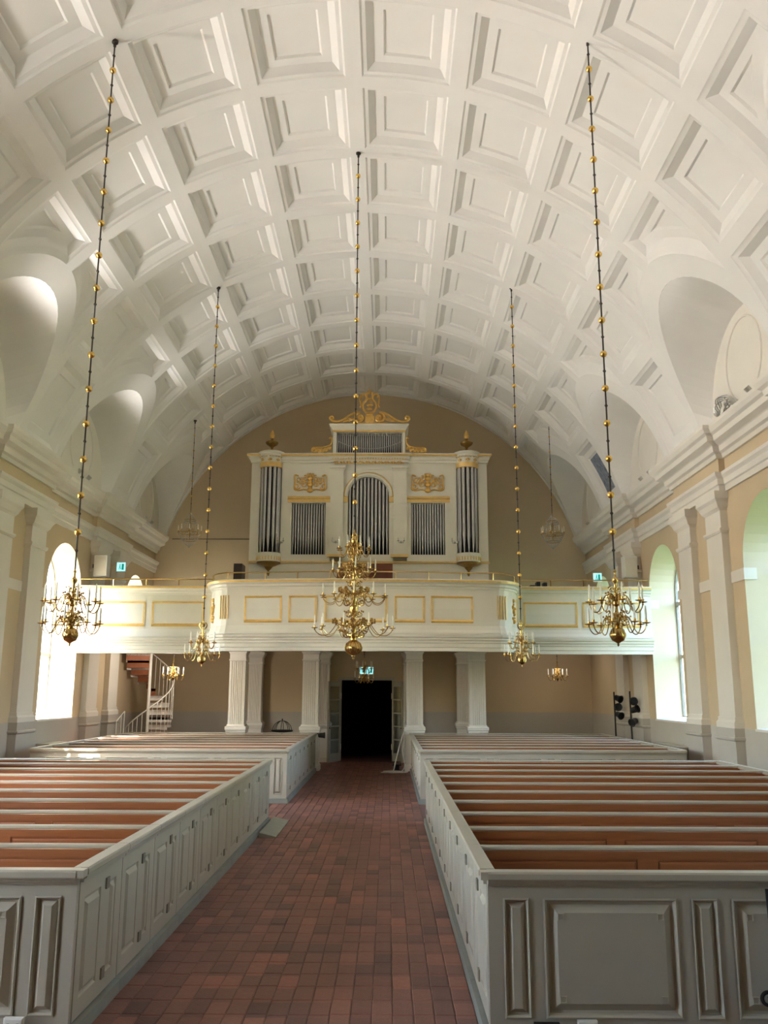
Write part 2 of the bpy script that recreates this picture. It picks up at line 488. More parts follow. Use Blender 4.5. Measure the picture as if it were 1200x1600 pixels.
# rear wall with the door opening
DX0, DX1, DZ = -1.52, 0.13, 2.55
def rear_wall():
    b = B()
    fill(b, dense([(XL, 0), (DX0, 0), (DX0, DZ), (DX1, DZ), (DX1, 0), (XR, 0), (XR, 12.6), (XL, 12.6)], 1.2), [], lambda a, z: (a, Y1, z))
    o = tag(b.build('wall_rear', 'tan'), 'tan rear wall behind the organ with a wide doorway', 'wall', kind='structure')
    B().box(XL, DX0 - .1, Y1 - .012, Y1 + .02, 0, 1.54).build('dado', 'dado', o)
    B().box(DX1 + .1, XR, Y1 - .012, Y1 + .02, 0, 1.54).build('dado', 'dado', o)
    j = B()
    j.box(DX0 - .1, DX0, Y1 - .03, Y1 + .4, 0, DZ + .1); j.box(DX1, DX1 + .1, Y1 - .03, Y1 + .4, 0, DZ + .1); j.box(DX0, DX1, Y1 - .03, Y1 + .4, DZ, DZ + .1)
    j.build('door_frame', 'dado', o)
    return o
rear_wall()
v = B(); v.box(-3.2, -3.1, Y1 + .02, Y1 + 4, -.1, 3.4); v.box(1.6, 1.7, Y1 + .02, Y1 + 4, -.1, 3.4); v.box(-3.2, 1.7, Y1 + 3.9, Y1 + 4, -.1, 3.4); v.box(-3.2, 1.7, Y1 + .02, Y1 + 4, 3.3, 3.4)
tag(v.build('wall_vestibule', 'dark'), 'vestibule behind the open double door, its shade painted on the walls', 'wall', kind='structure')  # walls coloured near-black in place of real shade
tag(B().box(XL - .9, XR + .9, Y0 - .9, Y0, -.1, 13).build('wall_front', 'frontwall'), 'unseen front wall behind the viewpoint, darkened to dim its bounce light', 'wall', kind='structure')
rf = B(); rf.box(XL - 1, XR + 1, Y0 - 1, Y1 + 1, 12.9, 13.0); rf.box(XL - 1, XL - .9, Y0 - 1, Y1 + 1, 10.1, 13); rf.box(XR + .9, XR + 1, Y0 - 1, Y1 + 1, 10.1, 13); rf.box(XL - 1, XR + 1, Y1 + .4, Y1 + .5, 3.4, 13)  # unseen lid and sides, added to seal the vault against sky light
tag(rf.build('roof', 'slate'), 'unseen roof lid added above the vault to keep sky light out', 'roof', kind='structure')

# windows
def make_window(ZS):
    w = thing('window_1', '', 'window', kind='structure')
    f = B()
    o = win_outline(0, RW - .05, ZS + .02, ZSP); i_ = inset(o, .06)
    n = len(o)
    for k in range(n):
        j = (k + 1) % n
        for h0, h1, P, Q in ((-.03, -.03, o, i_), (.03, .03, o, i_)):
            f.add([(h0, *P[k]), (h0, *P[j]), (h1, *Q[j]), (h1, *Q[k])], [(0, 1, 2, 3)])
        f.add([(-.03, *i_[k]), (-.03, *i_[j]), (.03, *i_[j]), (.03, *i_[k])], [(0, 1, 2, 3)])
    f.build('window_frame', 'greyframe', w)
    for z in ((3.06, 4.37) if ZS < 3 else (4.37,)): B().box(-.035, .035, -RW + .1, RW - .1, z - .045, z + .045).build('transom', 'greyframe', w)
    B().box(-.03, .03, -.035, .035, ZS + .06, ZSP + RW - .1).build('mullion', 'greyframe', w)
    for e in (-1, 1):
        y0, y1 = sorted((e * .03, e * (RW - .1)))
        for z0, z1 in (((ZS + .06, 3.02), (3.1, 4.33)) if ZS < 3 else ((ZS + .06, 4.33),)): B().box(-.003, .003, y0, y1, z0, z1).build('pane', 'glass', w)
        p = [(e * .03, 4.41), (e * (RW - .1), 4.41)] + [(e * (RW - .1) * math.cos(a), ZSP + (RW - .1) * math.sin(a)) for a in [PI / 2 * t / 10 for t in range(11)]]
        p[-1] = (e * .03, p[-1][1])
        B().prism(p, -.003, .003, lambda a, c, h: (h, a, c)).build('pane', 'glass', w)
    return w
w0 = make_window(ZS); w1 = make_window(3.92); nwin = 0; used = set()
for side, xw in (('left', XL - .66), ('right', XR + .66)):
    for k, yc in enumerate(BAYS):
        zs = sill(yc); src = w0 if zs < 3 else w1
        w = src if zs not in used else copy_tree(src)
        used.add(zs); nwin += 1
        w.name = 'window_%d' % nwin
        w.location = (xw, yc, 0)
        w['label'] = ('tall' if zs < 3 else 'short') + ' round-arched window in the %s wall, %s from the front of the nave' % (side, ORD[k])
        ld = bpy.data.lights.new('window_portal', 'AREA'); ld.shape = 'RECTANGLE'; ld.size = 2.1; ld.size_y = 5.75 - zs
        ld.cycles.is_portal = True
        lo_ = bpy.data.objects.new('window_portal', ld); COL.objects.link(lo_)
        s = 1 if side == 'right' else -1
        lo_.location = (xw + s * .12, yc, (5.75 + zs) / 2)
        lo_.rotation_euler = Vector((-s, 0, 0)).to_track_quat('-Z', 'Z').to_euler()

# pilasters in pairs along the side walls
def make_pilaster():
    t = thing('trim_1', '', 'pilaster', kind='structure')
    w = .405
    def pth(d): return [(d, w), (-.05, w)][::-1] if False else [(-.05, -w), (d, -w), (d, w), (-.05, w)]
    B().box(-.05, .14, -w, w, 1.72, 5.32).build('shaft', 'white', t)
    P = pth(.14)
    B().sweep([(-.1, 1.54), (.05, 1.54), (.05, 1.64), (.02, 1.68), (.02, 1.74), (-.1, 1.76)], P).build('base', 'white', t)
    c = B().sweep([(-.1, 5.26), (.02, 5.26), (.045, 5.30), (.045, 5.34), (.0, 5.36), (.0, 5.70), (.03, 5.74), (.05, 5.76), (.09, 5.86), (.13, 5.92), (.13, 6.07), (-.1, 6.08)], P)
    c.box(-.05, .13, -w + .01, w - .01, 5.3, 6.07)
    c.build('capital', 'white', t)
    pd = B().sweep([(-.1, 0), (.05, 0), (.05, 1.30), (.09, 1.33), (.09, 1.36), (.06, 1.38), (.06, 1.54), (-.1, 1.545)], P)
    pd.build('pedestal', 'dado', t)
    return t
p0 = make_pilaster(); nt_ = 0
for side, xw, rz in (('left', XL, 0), ('right', XR, PI)):
    for k, pc in enumerate(PAIRS):
        for e in (-1, 1):
            t = p0 if nt_ == 0 else copy_tree(p0); nt_ += 1
            t.name = 'trim_%d' % nt_; t.location = (xw, pc + e * .87, 0); t.rotation_euler = (0, 0, rz)
            t['label'] = 'white pilaster on the %s wall, %s of the %s pair from the front' % (side, 'nearer' if e < 0 else 'farther', ORD[k])

# ------------------------------------------------------------------ coffered vault
S14 = math.radians(14)
SL = RV * S14                      # arc length of one coffer column
def vp(s, y, d=0.0):               # arc length, y, depth above the soffit
    a = s / RV
    return (XC + (RV + d) * math.sin(a), y, ZC + (RV + d) * math.cos(a))
LZ, LR, LRB = 7.75, 1.83, 2.22     # lunette opening: spring height, radius, radius of the coffer's arc
SEND = RV * math.radians(73.8)
HB = .14                           # half width of a rib
STEPS = [(0, 0), (.03, .025), (.09, .035), (.115, .06), (.205, .135), (.36, .135), (.39, .17)]
def s_of_z(z): return RV * math.acos((z - ZC) / RV)
def quad_fn(q, n=6):
    """ring function: inset of a four-sided outline, every side sampled n times"""
    def f(d):
        c = inset(q, d); out = []
        for i in range(4):
            p, r = c[i], c[(i + 1) % 4]
            out += [(p[0] + (r[0] - p[0]) * t / n, p[1] + (r[1] - p[1]) * t / n) for t in range(n)]
        return out
    return f
def cut_fn(lc, e, sg):
    """ring function of a coffer cut by the arc above a lunette"""
    def f(d):
        ya, yb = lc + e * (HB + d), lc + e * (ROW - HB - d)
        ar = open_poly(lc, LRB + d, LZ, ya, yb, 12)
        st = S3 + HB + d; out = []
        n = 5
        out += [(ar[-1][0] + (st - ar[-1][0]) * t / n, yb) for t in range(1, n)]
        out += [(st, yb + (ya - yb) * t / n) for t in range(n)]
        out += [(st + (ar[0][0] - st) * t / n, ya) for t in range(n)]
        return [(sg * p, c) for p, c in out + ar]
    return f
def coffer_mesh(fn2, steps=STEPS):
    b = B(); o = 0; n = 0
    for ins, h in steps:
        q = fn2(ins); n = len(q); b.v += [vp(p, c, h) for p, c in q]
    for k in range(len(steps) - 1):
        for i in range(n):
            j = (i + 1) % n; b.f.append((k * n + i, k * n + j, (k + 1) * n + j, (k + 1) * n + i))
    ins, h = steps[-1]
    fill(b, fn2(ins), [], lambda p, c: vp(p, c, h))
    return b
def mesh_local(b, y):              # shift so the object's origin sits on the vault's axis
    b.shift((-XC, -y, -ZC)); return b

ce = B()
rows = [Y0 + ROW * k for k in range(18)]
rows = [26.897 - ROW * k for k in range(-1, 16)][::-1]     # cross ribs; lunette centres fall on every third
lun_ix = {round(b, 2) for b in BAYS}
def is_lun(y): return any(abs(y - b) < .05 for b in BAYS)
# soffit of the three upper columns each side, frames round each coffer
full = [(-SL / 2 + HB, -ROW / 2 + HB), (SL / 2 - HB, -ROW / 2 + HB), (SL / 2 - HB, ROW / 2 - HB), (-SL / 2 + HB, ROW / 2 - HB)]
cell = [(-SL / 2, -ROW / 2), (SL / 2, -ROW / 2), (SL / 2, ROW / 2), (-SL / 2, ROW / 2)]
frame_b = fill(B(), dense(cell, .3), [quad_fn(full)(0)], lambda a, c: (a, c))
cells = []
for c in range(-3, 3):
    for k in range(len(rows) - 1):
        yc = (rows[k] + rows[k + 1]) / 2; s0 = (c + .5) * SL
        ce.add([vp(a + s0, y + yc) for a, y in frame_b.v], frame_b.f)
        cells.append((s0, yc))
def open_poly(yc, r, z0, y0, y1, n=14, low=True):
    """arc of a lunette in (s, y) between y0..y1"""
    out = []
    for i in range(n + 1):
        y = y0 + (y1 - y0) * (.5 - .5 * math.cos(PI * i / n)); q = r * r - (y - yc) ** 2
        out.append((s_of_z(z0 + math.sqrt(max(0, q))), y))
    return out
S3 = 3 * SL
wide = [(S3 + HB, 0), (4 * SL - HB, 0)]
lower_parts = []
for k in range(len(rows) - 1):
    y0, y1 = rows[k], rows[k + 1]
    yc = (y0 + y1) / 2
    lc = y1 if is_lun(y1) else (y0 if is_lun(y0) else None)
    outer = dense([(S3, y0), (SEND, y0), (SEND, y1), (S3, y1)], .25)
    holes = []
    cof = []
    if lc is None:
        a = [(S3 + HB, y0 + HB), (4 * SL - HB, y0 + HB), (4 * SL - HB, y1 - HB), (S3 + HB, y1 - HB)]
        s5, s6 = 4 * SL + HB, RV * math.radians(72.2)
        lo = [(s5, y0 + HB + .02), (s6, y0 + HB - .02), (s6, y1 - HB + .02), (s5, y1 - HB - .02)]
        cof = [('wide', a), ('low', lo)]
        cof = [(k_, quad_fn(p)) for k_, p in cof]
        holes = [f(0) for _, f in cof]
        # neighbouring lunettes bite slightly into this row only below the spring: none
        outer2 = outer
    else:
        e = 1 if lc == y0 else -1          # coffer lies on the +e side of the lunette centre
        cof = [('cut', cut_fn(lc, e, 1))]
        holes = [cof[0][1](0)]
        op = open_poly(lc, LR, LZ, lc, lc + e * LR, 16)
        outer2 = [(S3, lc), ] + op + [(SEND, lc + e * LR), (SEND, lc + e * ROW), (S3, lc + e * ROW)]
        outer2 = dense(outer2, .25)
    for sg in (1, -1):
        fill(ce, outer2, holes, lambda a, c: vp(sg * a, c), .3)
        for kind, p in cof:
            lower_parts.append((sg, kind, (lambda d, p=p, sg=sg: [(sg * a, c) for a, c in p(d)]), yc))
# closing strips beyond the arcs
ceil = tag(ce.build('ceiling', 'vault', None, True), 'white coffered barrel vault with deep square panels', 'ceiling', kind='structure')
cm = mesh_local(coffer_mesh(quad_fn(full)), 0).mesh('coffer', 'vault', True, 20)
for s0, yc in cells:
    o = put(cm, 'coffer', ceil, (XC, yc, ZC)); o.rotation_euler = (0, s0 / RV, 0)
for sg, kind, p, yc in lower_parts:
    fres = kind == 'low' and sg > 0 and 22.8 < yc < 25
    o = mesh_local(coffer_mesh(p, STEPS if kind != 'cut' else [(0, 0), (.03, .025), (.09, .035), (.115, .06), (.20, .135), (.33, .135), (.36, .17)]), yc).build('coffer', 'vault', ceil, True, (XC, yc, ZC))
    if fres:
        q = p(.42)
        fb = fill(B(), q, [], lambda a, c: vp(a, c, .163))
        fo = mesh_local(fb, yc).build('worn_picture', 'fresco', ceil, False, (XC, yc, ZC))
        fo['label'] = 'blue-grey worn paint patch in one low coffer'
# splayed lunettes with their tympana
TX = 7.09
for yc in BAYS:
    for sg in (1, -1):
        b = B(); n = 28
        A = []; C = []
        for i in range(n + 1):
            a = PI * i / n
            ya, za = yc + LR * math.cos(a), LZ + LR * math.sin(a)
            A.append(vp(sg * s_of_z(za), ya)); C.append((XC + sg * TX, yc + 1.62 * math.cos(a), 7.55 + 1.62 * math.sin(a)))
        lowA = vp(sg * SEND, yc + LR); lowB = vp(sg * SEND, yc - LR)
        A = [lowA] + A + [lowB]
        C = [(XC + sg * TX, yc + 1.62, 7.1)] + C + [(XC + sg * TX, yc - 1.62, 7.1)]
        for i in range(len(A) - 1):
            b.add([A[i], A[i + 1], C[i + 1], C[i]], [(0, 1, 2, 3)])
        b.build('lunette_vault', 'vault', ceil, True)
        tb = B().add(C, [tuple(range(len(C)))])
        tb.build('tympanum', 'white', ceil)
        rg = B(); rg.tube([(XC + sg * (TX - .005), yc + .78 * math.cos(2 * PI * i / 32), 8.18 + .78 * math.sin(2 * PI * i / 32)) for i in range(33)], .022, 6)
        rg.build('oculus_ring', 'white', ceil, True)
# arch band where the vault meets the rear wall
ab = B()
n = 48
for i in range(n):
    a0, a1 = [math.radians(-74 + 148 * t / n) for t in (i, i + 1)]
    P = lambda a, r, y: (XC + r * math.sin(a), y, ZC + r * math.cos(a))
    ab.add([P(a0, RV, Y1 - .16), P(a1, RV, Y1 - .16), P(a1, RV - .035, Y1 - .16), P(a0, RV - .035, Y1 - .16),
            P(a0, RV, Y1), P(a1, RV, Y1), P(a1, RV - .035, Y1), P(a0, RV - .035, Y1)], [(0, 1, 2, 3), (3, 2, 6, 7)])
ab.build('arch_band', 'vault', ceil)


# ------------------------------------------------------------------ pews
PX_L, PX_R = -2.03, 0.655          # aisle faces of the two sides
FY0, FY1 = 6.105, 15.50             # front blocks
GY0, GY1 = 18.20, 25.15            # rear blocks
RAIL = [(-.045, .955), (-.03, .955), (-.028, .985), (-.05, .99), (-.055, 1.005), (-.055, 1.04), (-.045, 1.05), (.045, 1.05), (.055, 1.04), (.055, 1.005), (.05, .99), (.028, .985), (.03, .955), (.045, .955)]
def rail_x(x0, x1, y, z=1.05, w=.045, h=.045):
    """a small rounded top rail along x"""
    b = B(); p = [(-w, -h), (w, -h), (w, -.012), (w - .012, 0), (-w + .012, 0), (-w, -.012)]
    return b.prism(p, x0, x1, lambda a, c, t: (t, y + a, z + c))
def raised(w, h, steps):
    return [(0, 0), (w, 0), (w, h), (0, h)]
PSTEP = [(0, .008), (.012, .012), (.022, .0), (.028, -.02), (.045, -.022), (.085, .004), (.09, .008)]
DSTEP = [(0, .0), (.010, -.012), (.022, -.014), (.05, .006), (.053, .008)]

def pew_door(t, sg, pitch, first=False):
    """aisle door of one pew; local origin at the pew's aisle-side back corner; sg=+1: pew lies towards +x"""
    x = 0.0
    y0, y1 = -pitch + .008, -.004
    f = lambda a, b, h: (-sg * h, a, b)           # plane facing the aisle
    d = B()
    big = (y0 + .10, y0 + .44); nar = (y0 + .64, y0 + .79)
    z0, z1 = .22, .84
    fo = lambda a0, a1, c0, c1: d.box(*sorted((0, sg * .035)), a0, a1, c0, c1)
    fo(y0, big[0], .105, .955); fo(big[1], nar[0], .105, .955); fo(nar[1], y1, .105, .955)
    for a, b_ in (big, nar): fo(a, b_, .105, z0); fo(a, b_, z1, .955)
    door = d.build('door', 'pew', t)
    for a, b_ in (big, nar):
        pb = B().rings([(a, z0), (b_, z0), (b_, z1), (a, z1)], DSTEP, f)
        pb.build('door_panel', 'pew', door)
    for z in (.20, .80):
        B().box(*sorted((-sg * .012, sg * .002)), y0 + .535, y0 + .605, z, z + .075).build('hinge', 'hinge', door)
    cap = B(); cap.sweep([(-.02, .955), (.02, .955), (.022, .975), (.04, .985), (.042, 1.0), (.05, 1.008), (.05, 1.038), (.042, 1.05), (-.05, 1.05), (-.06, 1.04), (-.06, 1.005), (-.02, 1.0)],
                         [(0, y1 + .002), (0, y0 - .002)] if sg < 0 else [(0, y0 - .002), (0, y1 + .002)])
    if sg > 0:                                     # the sweep's right-hand side must face the aisle (-x)
        for i, (a, b_, c) in enumerate(cap.v): cap.v[i] = (-a, b_, c)
    else:
        for i, (a, b_, c) in enumerate(cap.v): cap.v[i] = (-a, b_, c)
    cap.build('door_rail', 'pew', door)
    return door

def make_pew(name, length, sg, pitch, wall_cap=True):
    """local: origin at aisle end of the backrest, pew runs towards sg*x, people face -y"""
    t = thing(name, '', 'pew')
    X = lambda a, b: sorted((sg * a, sg * b))
    a0, a1 = .05, length - .04
    B().box(*X(a0, a1), -.032, -.012, .36, 1.01).build('backrest', 'wood', t)
    fr = B(); fr.box(*X(a0, a1), -.044, -.032, .95, 1.01)
    pw, gap = 1.14, .165
    x = a0 + .05; pans = []
    fr.box(*X(a0, x - .006), -.044, -.032, .44, .95)
    while x < a1 - .2:
        e = min(x + pw, a1 - .05); pans.append((x, e))
        nx = e + gap
        fr.box(*X(e + .006, min(nx - .006, a1)), -.044, -.032, .44, .95)
        x = nx
    fr.build('back_frame', 'wood', t)
    for x, e in pans:
        q = [(x + .006, .44), (e - .006, .44), (e - .006, .932), (x + .006, .932)]
        B().rings(q, [(0, .032), (0, .040), (.012, .044)], lambda a, c, h: (sg * a, -h, c)).build('back_panel', 'wood', t)
    rail_x(*X(.03, length), -.030, 1.05, .027, .028).build('top_rail', 'pew', t)
    B().box(*X(a0, a1), -.46, -.045, .425, .455).build('seat', 'wood', t)
    pew_door(t, sg, pitch)
    w = B(); w.box(*X(length - .04, length), -pitch + .004, -.004, .08, 1.0)
    w.build('end_panel', 'wood', t)
    B().box(*X(length - .07, length + .02), -pitch + .004, -.002, 1.0, 1.052).build('end_rail', 'pew', t)
    B().box(*X(-.035, .03), -pitch + .002, -.002, -.01, .088).build('plinth', 'plinth', t)
    return t

def pew_screen(name, label, x0, y, sg, length, wall=False):
    """painted panelled screen closing the front of a block; local origin at the aisle end"""
    t = thing(name, label, 'pew screen', (x0, y - .055, 0))
    X = lambda a, b: sorted((sg * a, sg * b))
    ops = []; x = .095
    while x < length - .3:
        ops.append((x, x + .175, 0)); x += .26
        if x + .875 < length + .02: ops.append((x, min(x + .875, length - .08), 1))
        x += .965
    ops = [o for o in ops if o[1] < length - .03]
    z0, z1 = .165, .885
    f = B(); px = 0
    for a, b_, k in ops:
        f.box(*X(px, a), 0, .03, .0, .96); f.box(*X(a, b_), 0, .03, 0, z0); f.box(*X(a, b_), 0, .03, z1, .96); px = b_
    f.box(*X(px, length), 0, .03, 0, .96)
    f.box(*X(0, length), .03, .04, .0, .96)
    f.build('frame', 'pew', t)
    for a, b_, k in ops:
        q = [(a, z0), (b_, z0), (b_, z1), (a, z1)]
        p = B().rings(q, PSTEP if k else [(0, .008), (.010, .012), (.018, 0), (.022, -.018), (.032, -.02), (.058, .004), (.062, .006)],
                      lambda u, w, h: (sg * u, -h, w)).build('panel', 'pew', t)
        if k:
            for cx in (a + .092, b_ - .137):
                for cz in (z0 + .092, z1 - .137):
                    B().rings([(cx, cz), (cx + .045, cz), (cx + .045, cz + .045), (cx, cz + .045)], [(0, .007), (.0015, .0145), (.006, .0145), (.008, .0088)],
                              lambda u, w, h: (sg * u, -h, w)).build('corner_block', 'pew', p)
    r = B()
    pr = [(-.04, .955), (.012, .955), (.016, .97), (.03, .974), (.034, .99), (.05, .996), (.055, 1.005), (.055, 1.038), (.045, 1.05), (-.045, 1.05), (-.05, 1.0), (-.04, 1.0)]
    r.sweep(pr, [(0, 0), (sg * length, 0)] if sg > 0 else [(sg * length, 0), (0, 0)])
    r.box(*X(-.048, .02), -.05, .04, 1.0, 1.049)
    r.build('top_rail', 'pew', t)
    B().box(*X(-.03, length), -.035, .0, -.01, .088).build('base', 'plinth', t)
    return t

LEN = {('front', 1): 5.70 - PX_R, ('front', -1): 7.30 + PX_L, ('rear', 1): 6.03 - PX_R, ('rear', -1): 7.24 + PX_L}
for blk, ya, yb, n in (('front', FY0, FY1, 10), ('rear', GY0, GY1, 7)):
    for sg, xa, side in ((1, PX_R, 'right'), (-1, PX_L, 'left')):
        L = LEN[(blk, sg)]; pitch = (yb - ya) / n
        where = 'front right block beside the aisle' if (blk, sg) == ('front', 1) else 'front left block beside the aisle' if blk == 'front' else 'rear %s block under the gallery' % side
        pew_screen('pew_screen', 'grey panelled screen closing the %s' % where.replace(' beside the aisle', ' of pews').replace(' under the gallery', ' of pews'), xa, ya, sg, L)
        proto = None
        for k in range(1, n + 1):
            t = make_pew('pew', L, sg, pitch) if proto is None else copy_tree(proto)
            if proto is None: proto = t
            t.location = (xa, ya + pitch * k, 0)
            t['label'] = 'pine pew with grey rail, %s row of the %s %s block, counted from the front' % (ORD[k - 1], blk, side)
            t['group'] = 'pews of the %s %s block' % (blk, side)
        # painted back of the last row
        bk = B(); X = lambda a, b: sorted((sg * a, sg * b)); bk.box(*X(0.0, L), .004, .03, 0, 1.0)
        o = bk.build('pew_back_screen', 'pew', None, False, (xa, yb, 0))
        tag(o, 'plain grey back board closing the %s of pews' % where.replace(' beside the aisle', '').replace(' under the gallery', ''), 'pew screen')

# ramp board, sockets, cart
rp = B(); rp.add([(0, 0, .0), (.26, 0, .0), (.26, 1.75, 0), (0, 1.75, 0), (0, 0, .075), (.26, 0, .015), (.26, 1.75, .015), (0, 1.75, .075)], [(3, 2, 1, 0), (4, 5, 6, 7), (0, 1, 5, 4), (1, 2, 6, 5), (2, 3, 7, 6), (3, 0, 4, 7)])
tag(rp.build('ramp', 'ramp', None, False, (-1.963, 13.95, .003)), 'grey-green wooden ramp board lying on the bricks by the left pews', 'ramp')
def socket(x, plug, label):
    t = thing('wall_socket', label, 'socket', (x, 6.05 - .035, .075))
    B().rings([(-.062, 0), (.062, 0), (.062, .1), (-.062, .1)], [(0, 0), (0, .03), (.008, .036)], lambda a, c, h: (a, -h, c)).build('cover', 'plastic', t)
    for e in (-1, 1):
        B().lathe([(.022, .0), (.022, .004), (.017, .004), (.017, -.004)], seg=14).rot(PI / 2, 'X').shift((e * .03, -.036, .05)).build('socket_ring', 'hinge', t)
    if plug: B().lathe([(.017, 0), (.017, .02), (.012, .03)], seg=12).rot(PI / 2, 'X').shift((.03, -.036, .05)).build('plug', 'rubber', t, True)
socket(1.26, True, 'white double socket with black plug under the right front screen')
socket(-2.355, False, 'white double socket low on the left front screen')
jb = thing('junction_box', 'black junction box with a pale strip low on the right front screen', 'junction box', (1.01, 6.015, .06))
B().rings([(-.085, 0), (.075, 0), (.075, .1), (-.085, .1)], [(0, 0), (0, .04), (.01, .05)], lambda a, c, h: (a, -h, c)).build('case', 'black', jb)
B().box(-.065, .055, -.053, -.049, .072, .08).build('label_strip', 'plastic', jb)
ct = thing('hand_cart', 'black folding cart with a grey-hubbed wheel leaning on the right front screen', 'cart', (2.5, 5.98, 0))
for dx, z in ((-.125, .33), (.55, .33)):
    wl2 = B().tube([(.036 * math.cos(a), 0, .036 * math.sin(a)) for a in [2 * PI * k / 18 for k in range(19)]], .012, 8, False).shift((dx, -.06, z)).build('wheel', 'rubber', ct, True)
    B().lathe([(.004, -.012), (.026, -.010), (.026, .010), (.004, .012)], seg=16).rot(PI / 2, 'X').shift((dx, -.06, z)).build('hub', 'plinth', wl2, True)
fb = B(); fb.tube([(-.12, -.06, .33), (-.085, -.06, .375), (-.06, -.04, .43), (-.055, -.035, .5)], [.02, .03, .022, .014], 8); fb.tube([(-.055, -.035, .45), (-.055, .0, .95), (.48, .0, .95), (.55, -.05, .35)], .014, 8)
fb.tube([(-.055, -.035, .46), (.0, -.25, .0)], .014, 8); fb.tube([(.5, -.035, .46), (.48, -.25, .0)], .014, 8); fb.tube([(-.055, -.03, .5), (.5, -.03, .5)], .012, 8)
fb.build('cart_frame', 'black', ct, True)

# ------------------------------------------------------------------ columns under the gallery
def fluted(w, n, d):
    """plan outline of a square shaft with flutes on all four sides"""
    out = []; m = w * .12; fw = (w - 2 * m) / n
    for k in range(4):
        seq = [(-w / 2, -w / 2)]
        for i in range(n):
            a = -w / 2 + m + i * fw
            seq += [(a + fw * .16, -w / 2), (a + fw * .26, -w / 2 + d), (a + fw * .74, -w / 2 + d), (a + fw * .84, -w / 2)]
        for x, y in seq:
            for _ in range(k): x, y = -y, x
            out.append((x, y))
    return out
def make_column(w, top):
    t = thing('fluted_column', '', 'column')
    sq = lambda h: [(-h, -h), (-h, h), (h, h), (h, -h)][::-1]
    B().prism(fluted(w, 6, .02), 1.26, 3.04).build('shaft', 'column', t)
    c = B(); h = w / 2
    cw = [(-h, -h), (h, -h), (h, h), (-h, h)]
    c.sweep([(-.05, 3.04), (.0, 3.04), (.02, 3.06), (.02, 3.09), (.0, 3.1), (.0, 3.24), (.015, 3.26), (.05, 3.32), (.075, 3.36), (.075, 3.42), (-.05, 3.42)], cw, True)
    c.box(-h + .01, h - .01, -h + .01, h - .01, 3.05, top)
    c.build('capital', 'column', t)
    p = B(); p.box(-h - .03, h + .03, -h - .03, h + .03, 0, 1.12)
    p.sweep([(-.02, 1.0), (.03, 1.02), (.05, 1.06), (.05, 1.10), (.07, 1.12), (.07, 1.20), (.03, 1.22), (.02, 1.26), (-.06, 1.265)], cw, True)
    p.sweep([(.02, 0), (.06, 0), (.06, .14), (.03, .17), (.02, .17)], cw, True)
    p.build('pedestal', 'column', t)
    return t
c0 = make_column(.46, 3.66)
spec = [(-4.33, 25.6, 'leftmost of the four standing before the doorway wall'), (-2.22, 25.6, 'standing just left of the aisle, behind the pews'), (.77, 25.6, 'standing just right of the aisle, behind the pews'), (2.57, 25.6, 'rightmost of the four standing before the doorway wall')]
for i, (x, y, d) in enumerate(spec):
    t = c0 if i == 0 else copy_tree(c0)
    t.location = (x, y, 0); t['label'] = 'white fluted square column under the gallery, ' + d; t['group'] = 'columns under the gallery front'
c1 = make_column(.42, 3.66)
spec = [(-4.27, 28.62, 'farther left of the doorway'), (-2.09, 28.62, 'close left of the doorway'), (.72, 28.62, 'close right of the doorway'), (2.44, 28.62, 'farther right of the doorway')]
for i, (x, y, d) in enumerate(spec):
    t = c1 if i == 0 else copy_tree(c1)
    t.location = (x, y, 0); t['label'] = 'white fluted column set against the rear wall, ' + d; t['group'] = 'columns on the rear wall'

# ------------------------------------------------------------------ double door
def leaf(hx, ang, sg, label):
    t = thing('door_1' if sg < 0 else 'door_2', label, 'door', (hx, Y1 - .02, 0.004), ang, kind='structure')
    W, H = .80, 2.50; s = -sg
    X = lambda a, b: sorted((s * a, s * b))
    f = B()
    f.box(*X(0, .11), -.025, .025, 0, H); f.box(*X(W - .09, W), -.025, .025, 0, H); f.box(*X(.11, W - .09), -.025, .025, H - .16, H); f.box(*X(.11, W - .09), -.025, .025, 0, .26)
    zs = [.26 + (H - .42) * k / 5 for k in range(6)]
    for z in zs[1:-1]: f.box(*X(.11, W - .09), -.02, .02, z - .02, z + .02)
    f.build('leaf_frame', 'pew', t)
    for k in range(5): B().box(*X(.11, W - .09), -.006, .006, zs[k] + .02 * (k > 0), zs[k + 1] - .02 * (k < 4)).build('pane', 'glass', t)
    B().tube([(s * (W - .05), -.05, 1.05), (s * (W - .05), .05, 1.05)], .022, 8).build('handle', 'brass', t, True)
    for z in (.35, 1.95): B().box(*X(-.02, .02), -.035, .03, z, z + .18).build('hinge', 'whitepaint', t)
leaf(DX0 - .02, math.radians(64), 1, 'glazed grey-white left leaf of the open doorway')
leaf(DX1 + .02, math.radians(-66), -1, 'glazed grey-white right leaf of the open doorway')

# ------------------------------------------------------------------ organ gallery
GS, GC = 22.0, 20.72
def gallery_path():
    p = [(XL, GS), (-4.48, GS)]
    for k in range(0, 9):
        a = PI / 2 * k / 8
        p.append((-3.72 - .70 * math.cos(a), GS - .06 - (GS - .06 - GC) * math.sin(a)))
    for k in range(1, 16):
        x = -3.72 + (2.52 + 3.72) * k / 16
        p.append((x, GC - .24 * math.sin(PI * k / 16)))
    for k in range(8, -1, -1):
        a = PI / 2 * k / 8
        p.append((2.52 + .70 * math.cos(a), GS - .06 - (GS - .06 - GC) * math.sin(a)))
    p += [(3.28, GS), (XR, GS)]
    return p
GP = gallery_path()
gal = thing('gallery_parapet', 'white organ gallery front with gilded panels and bowed centre across the nave', 'gallery', (0, 0, 0))
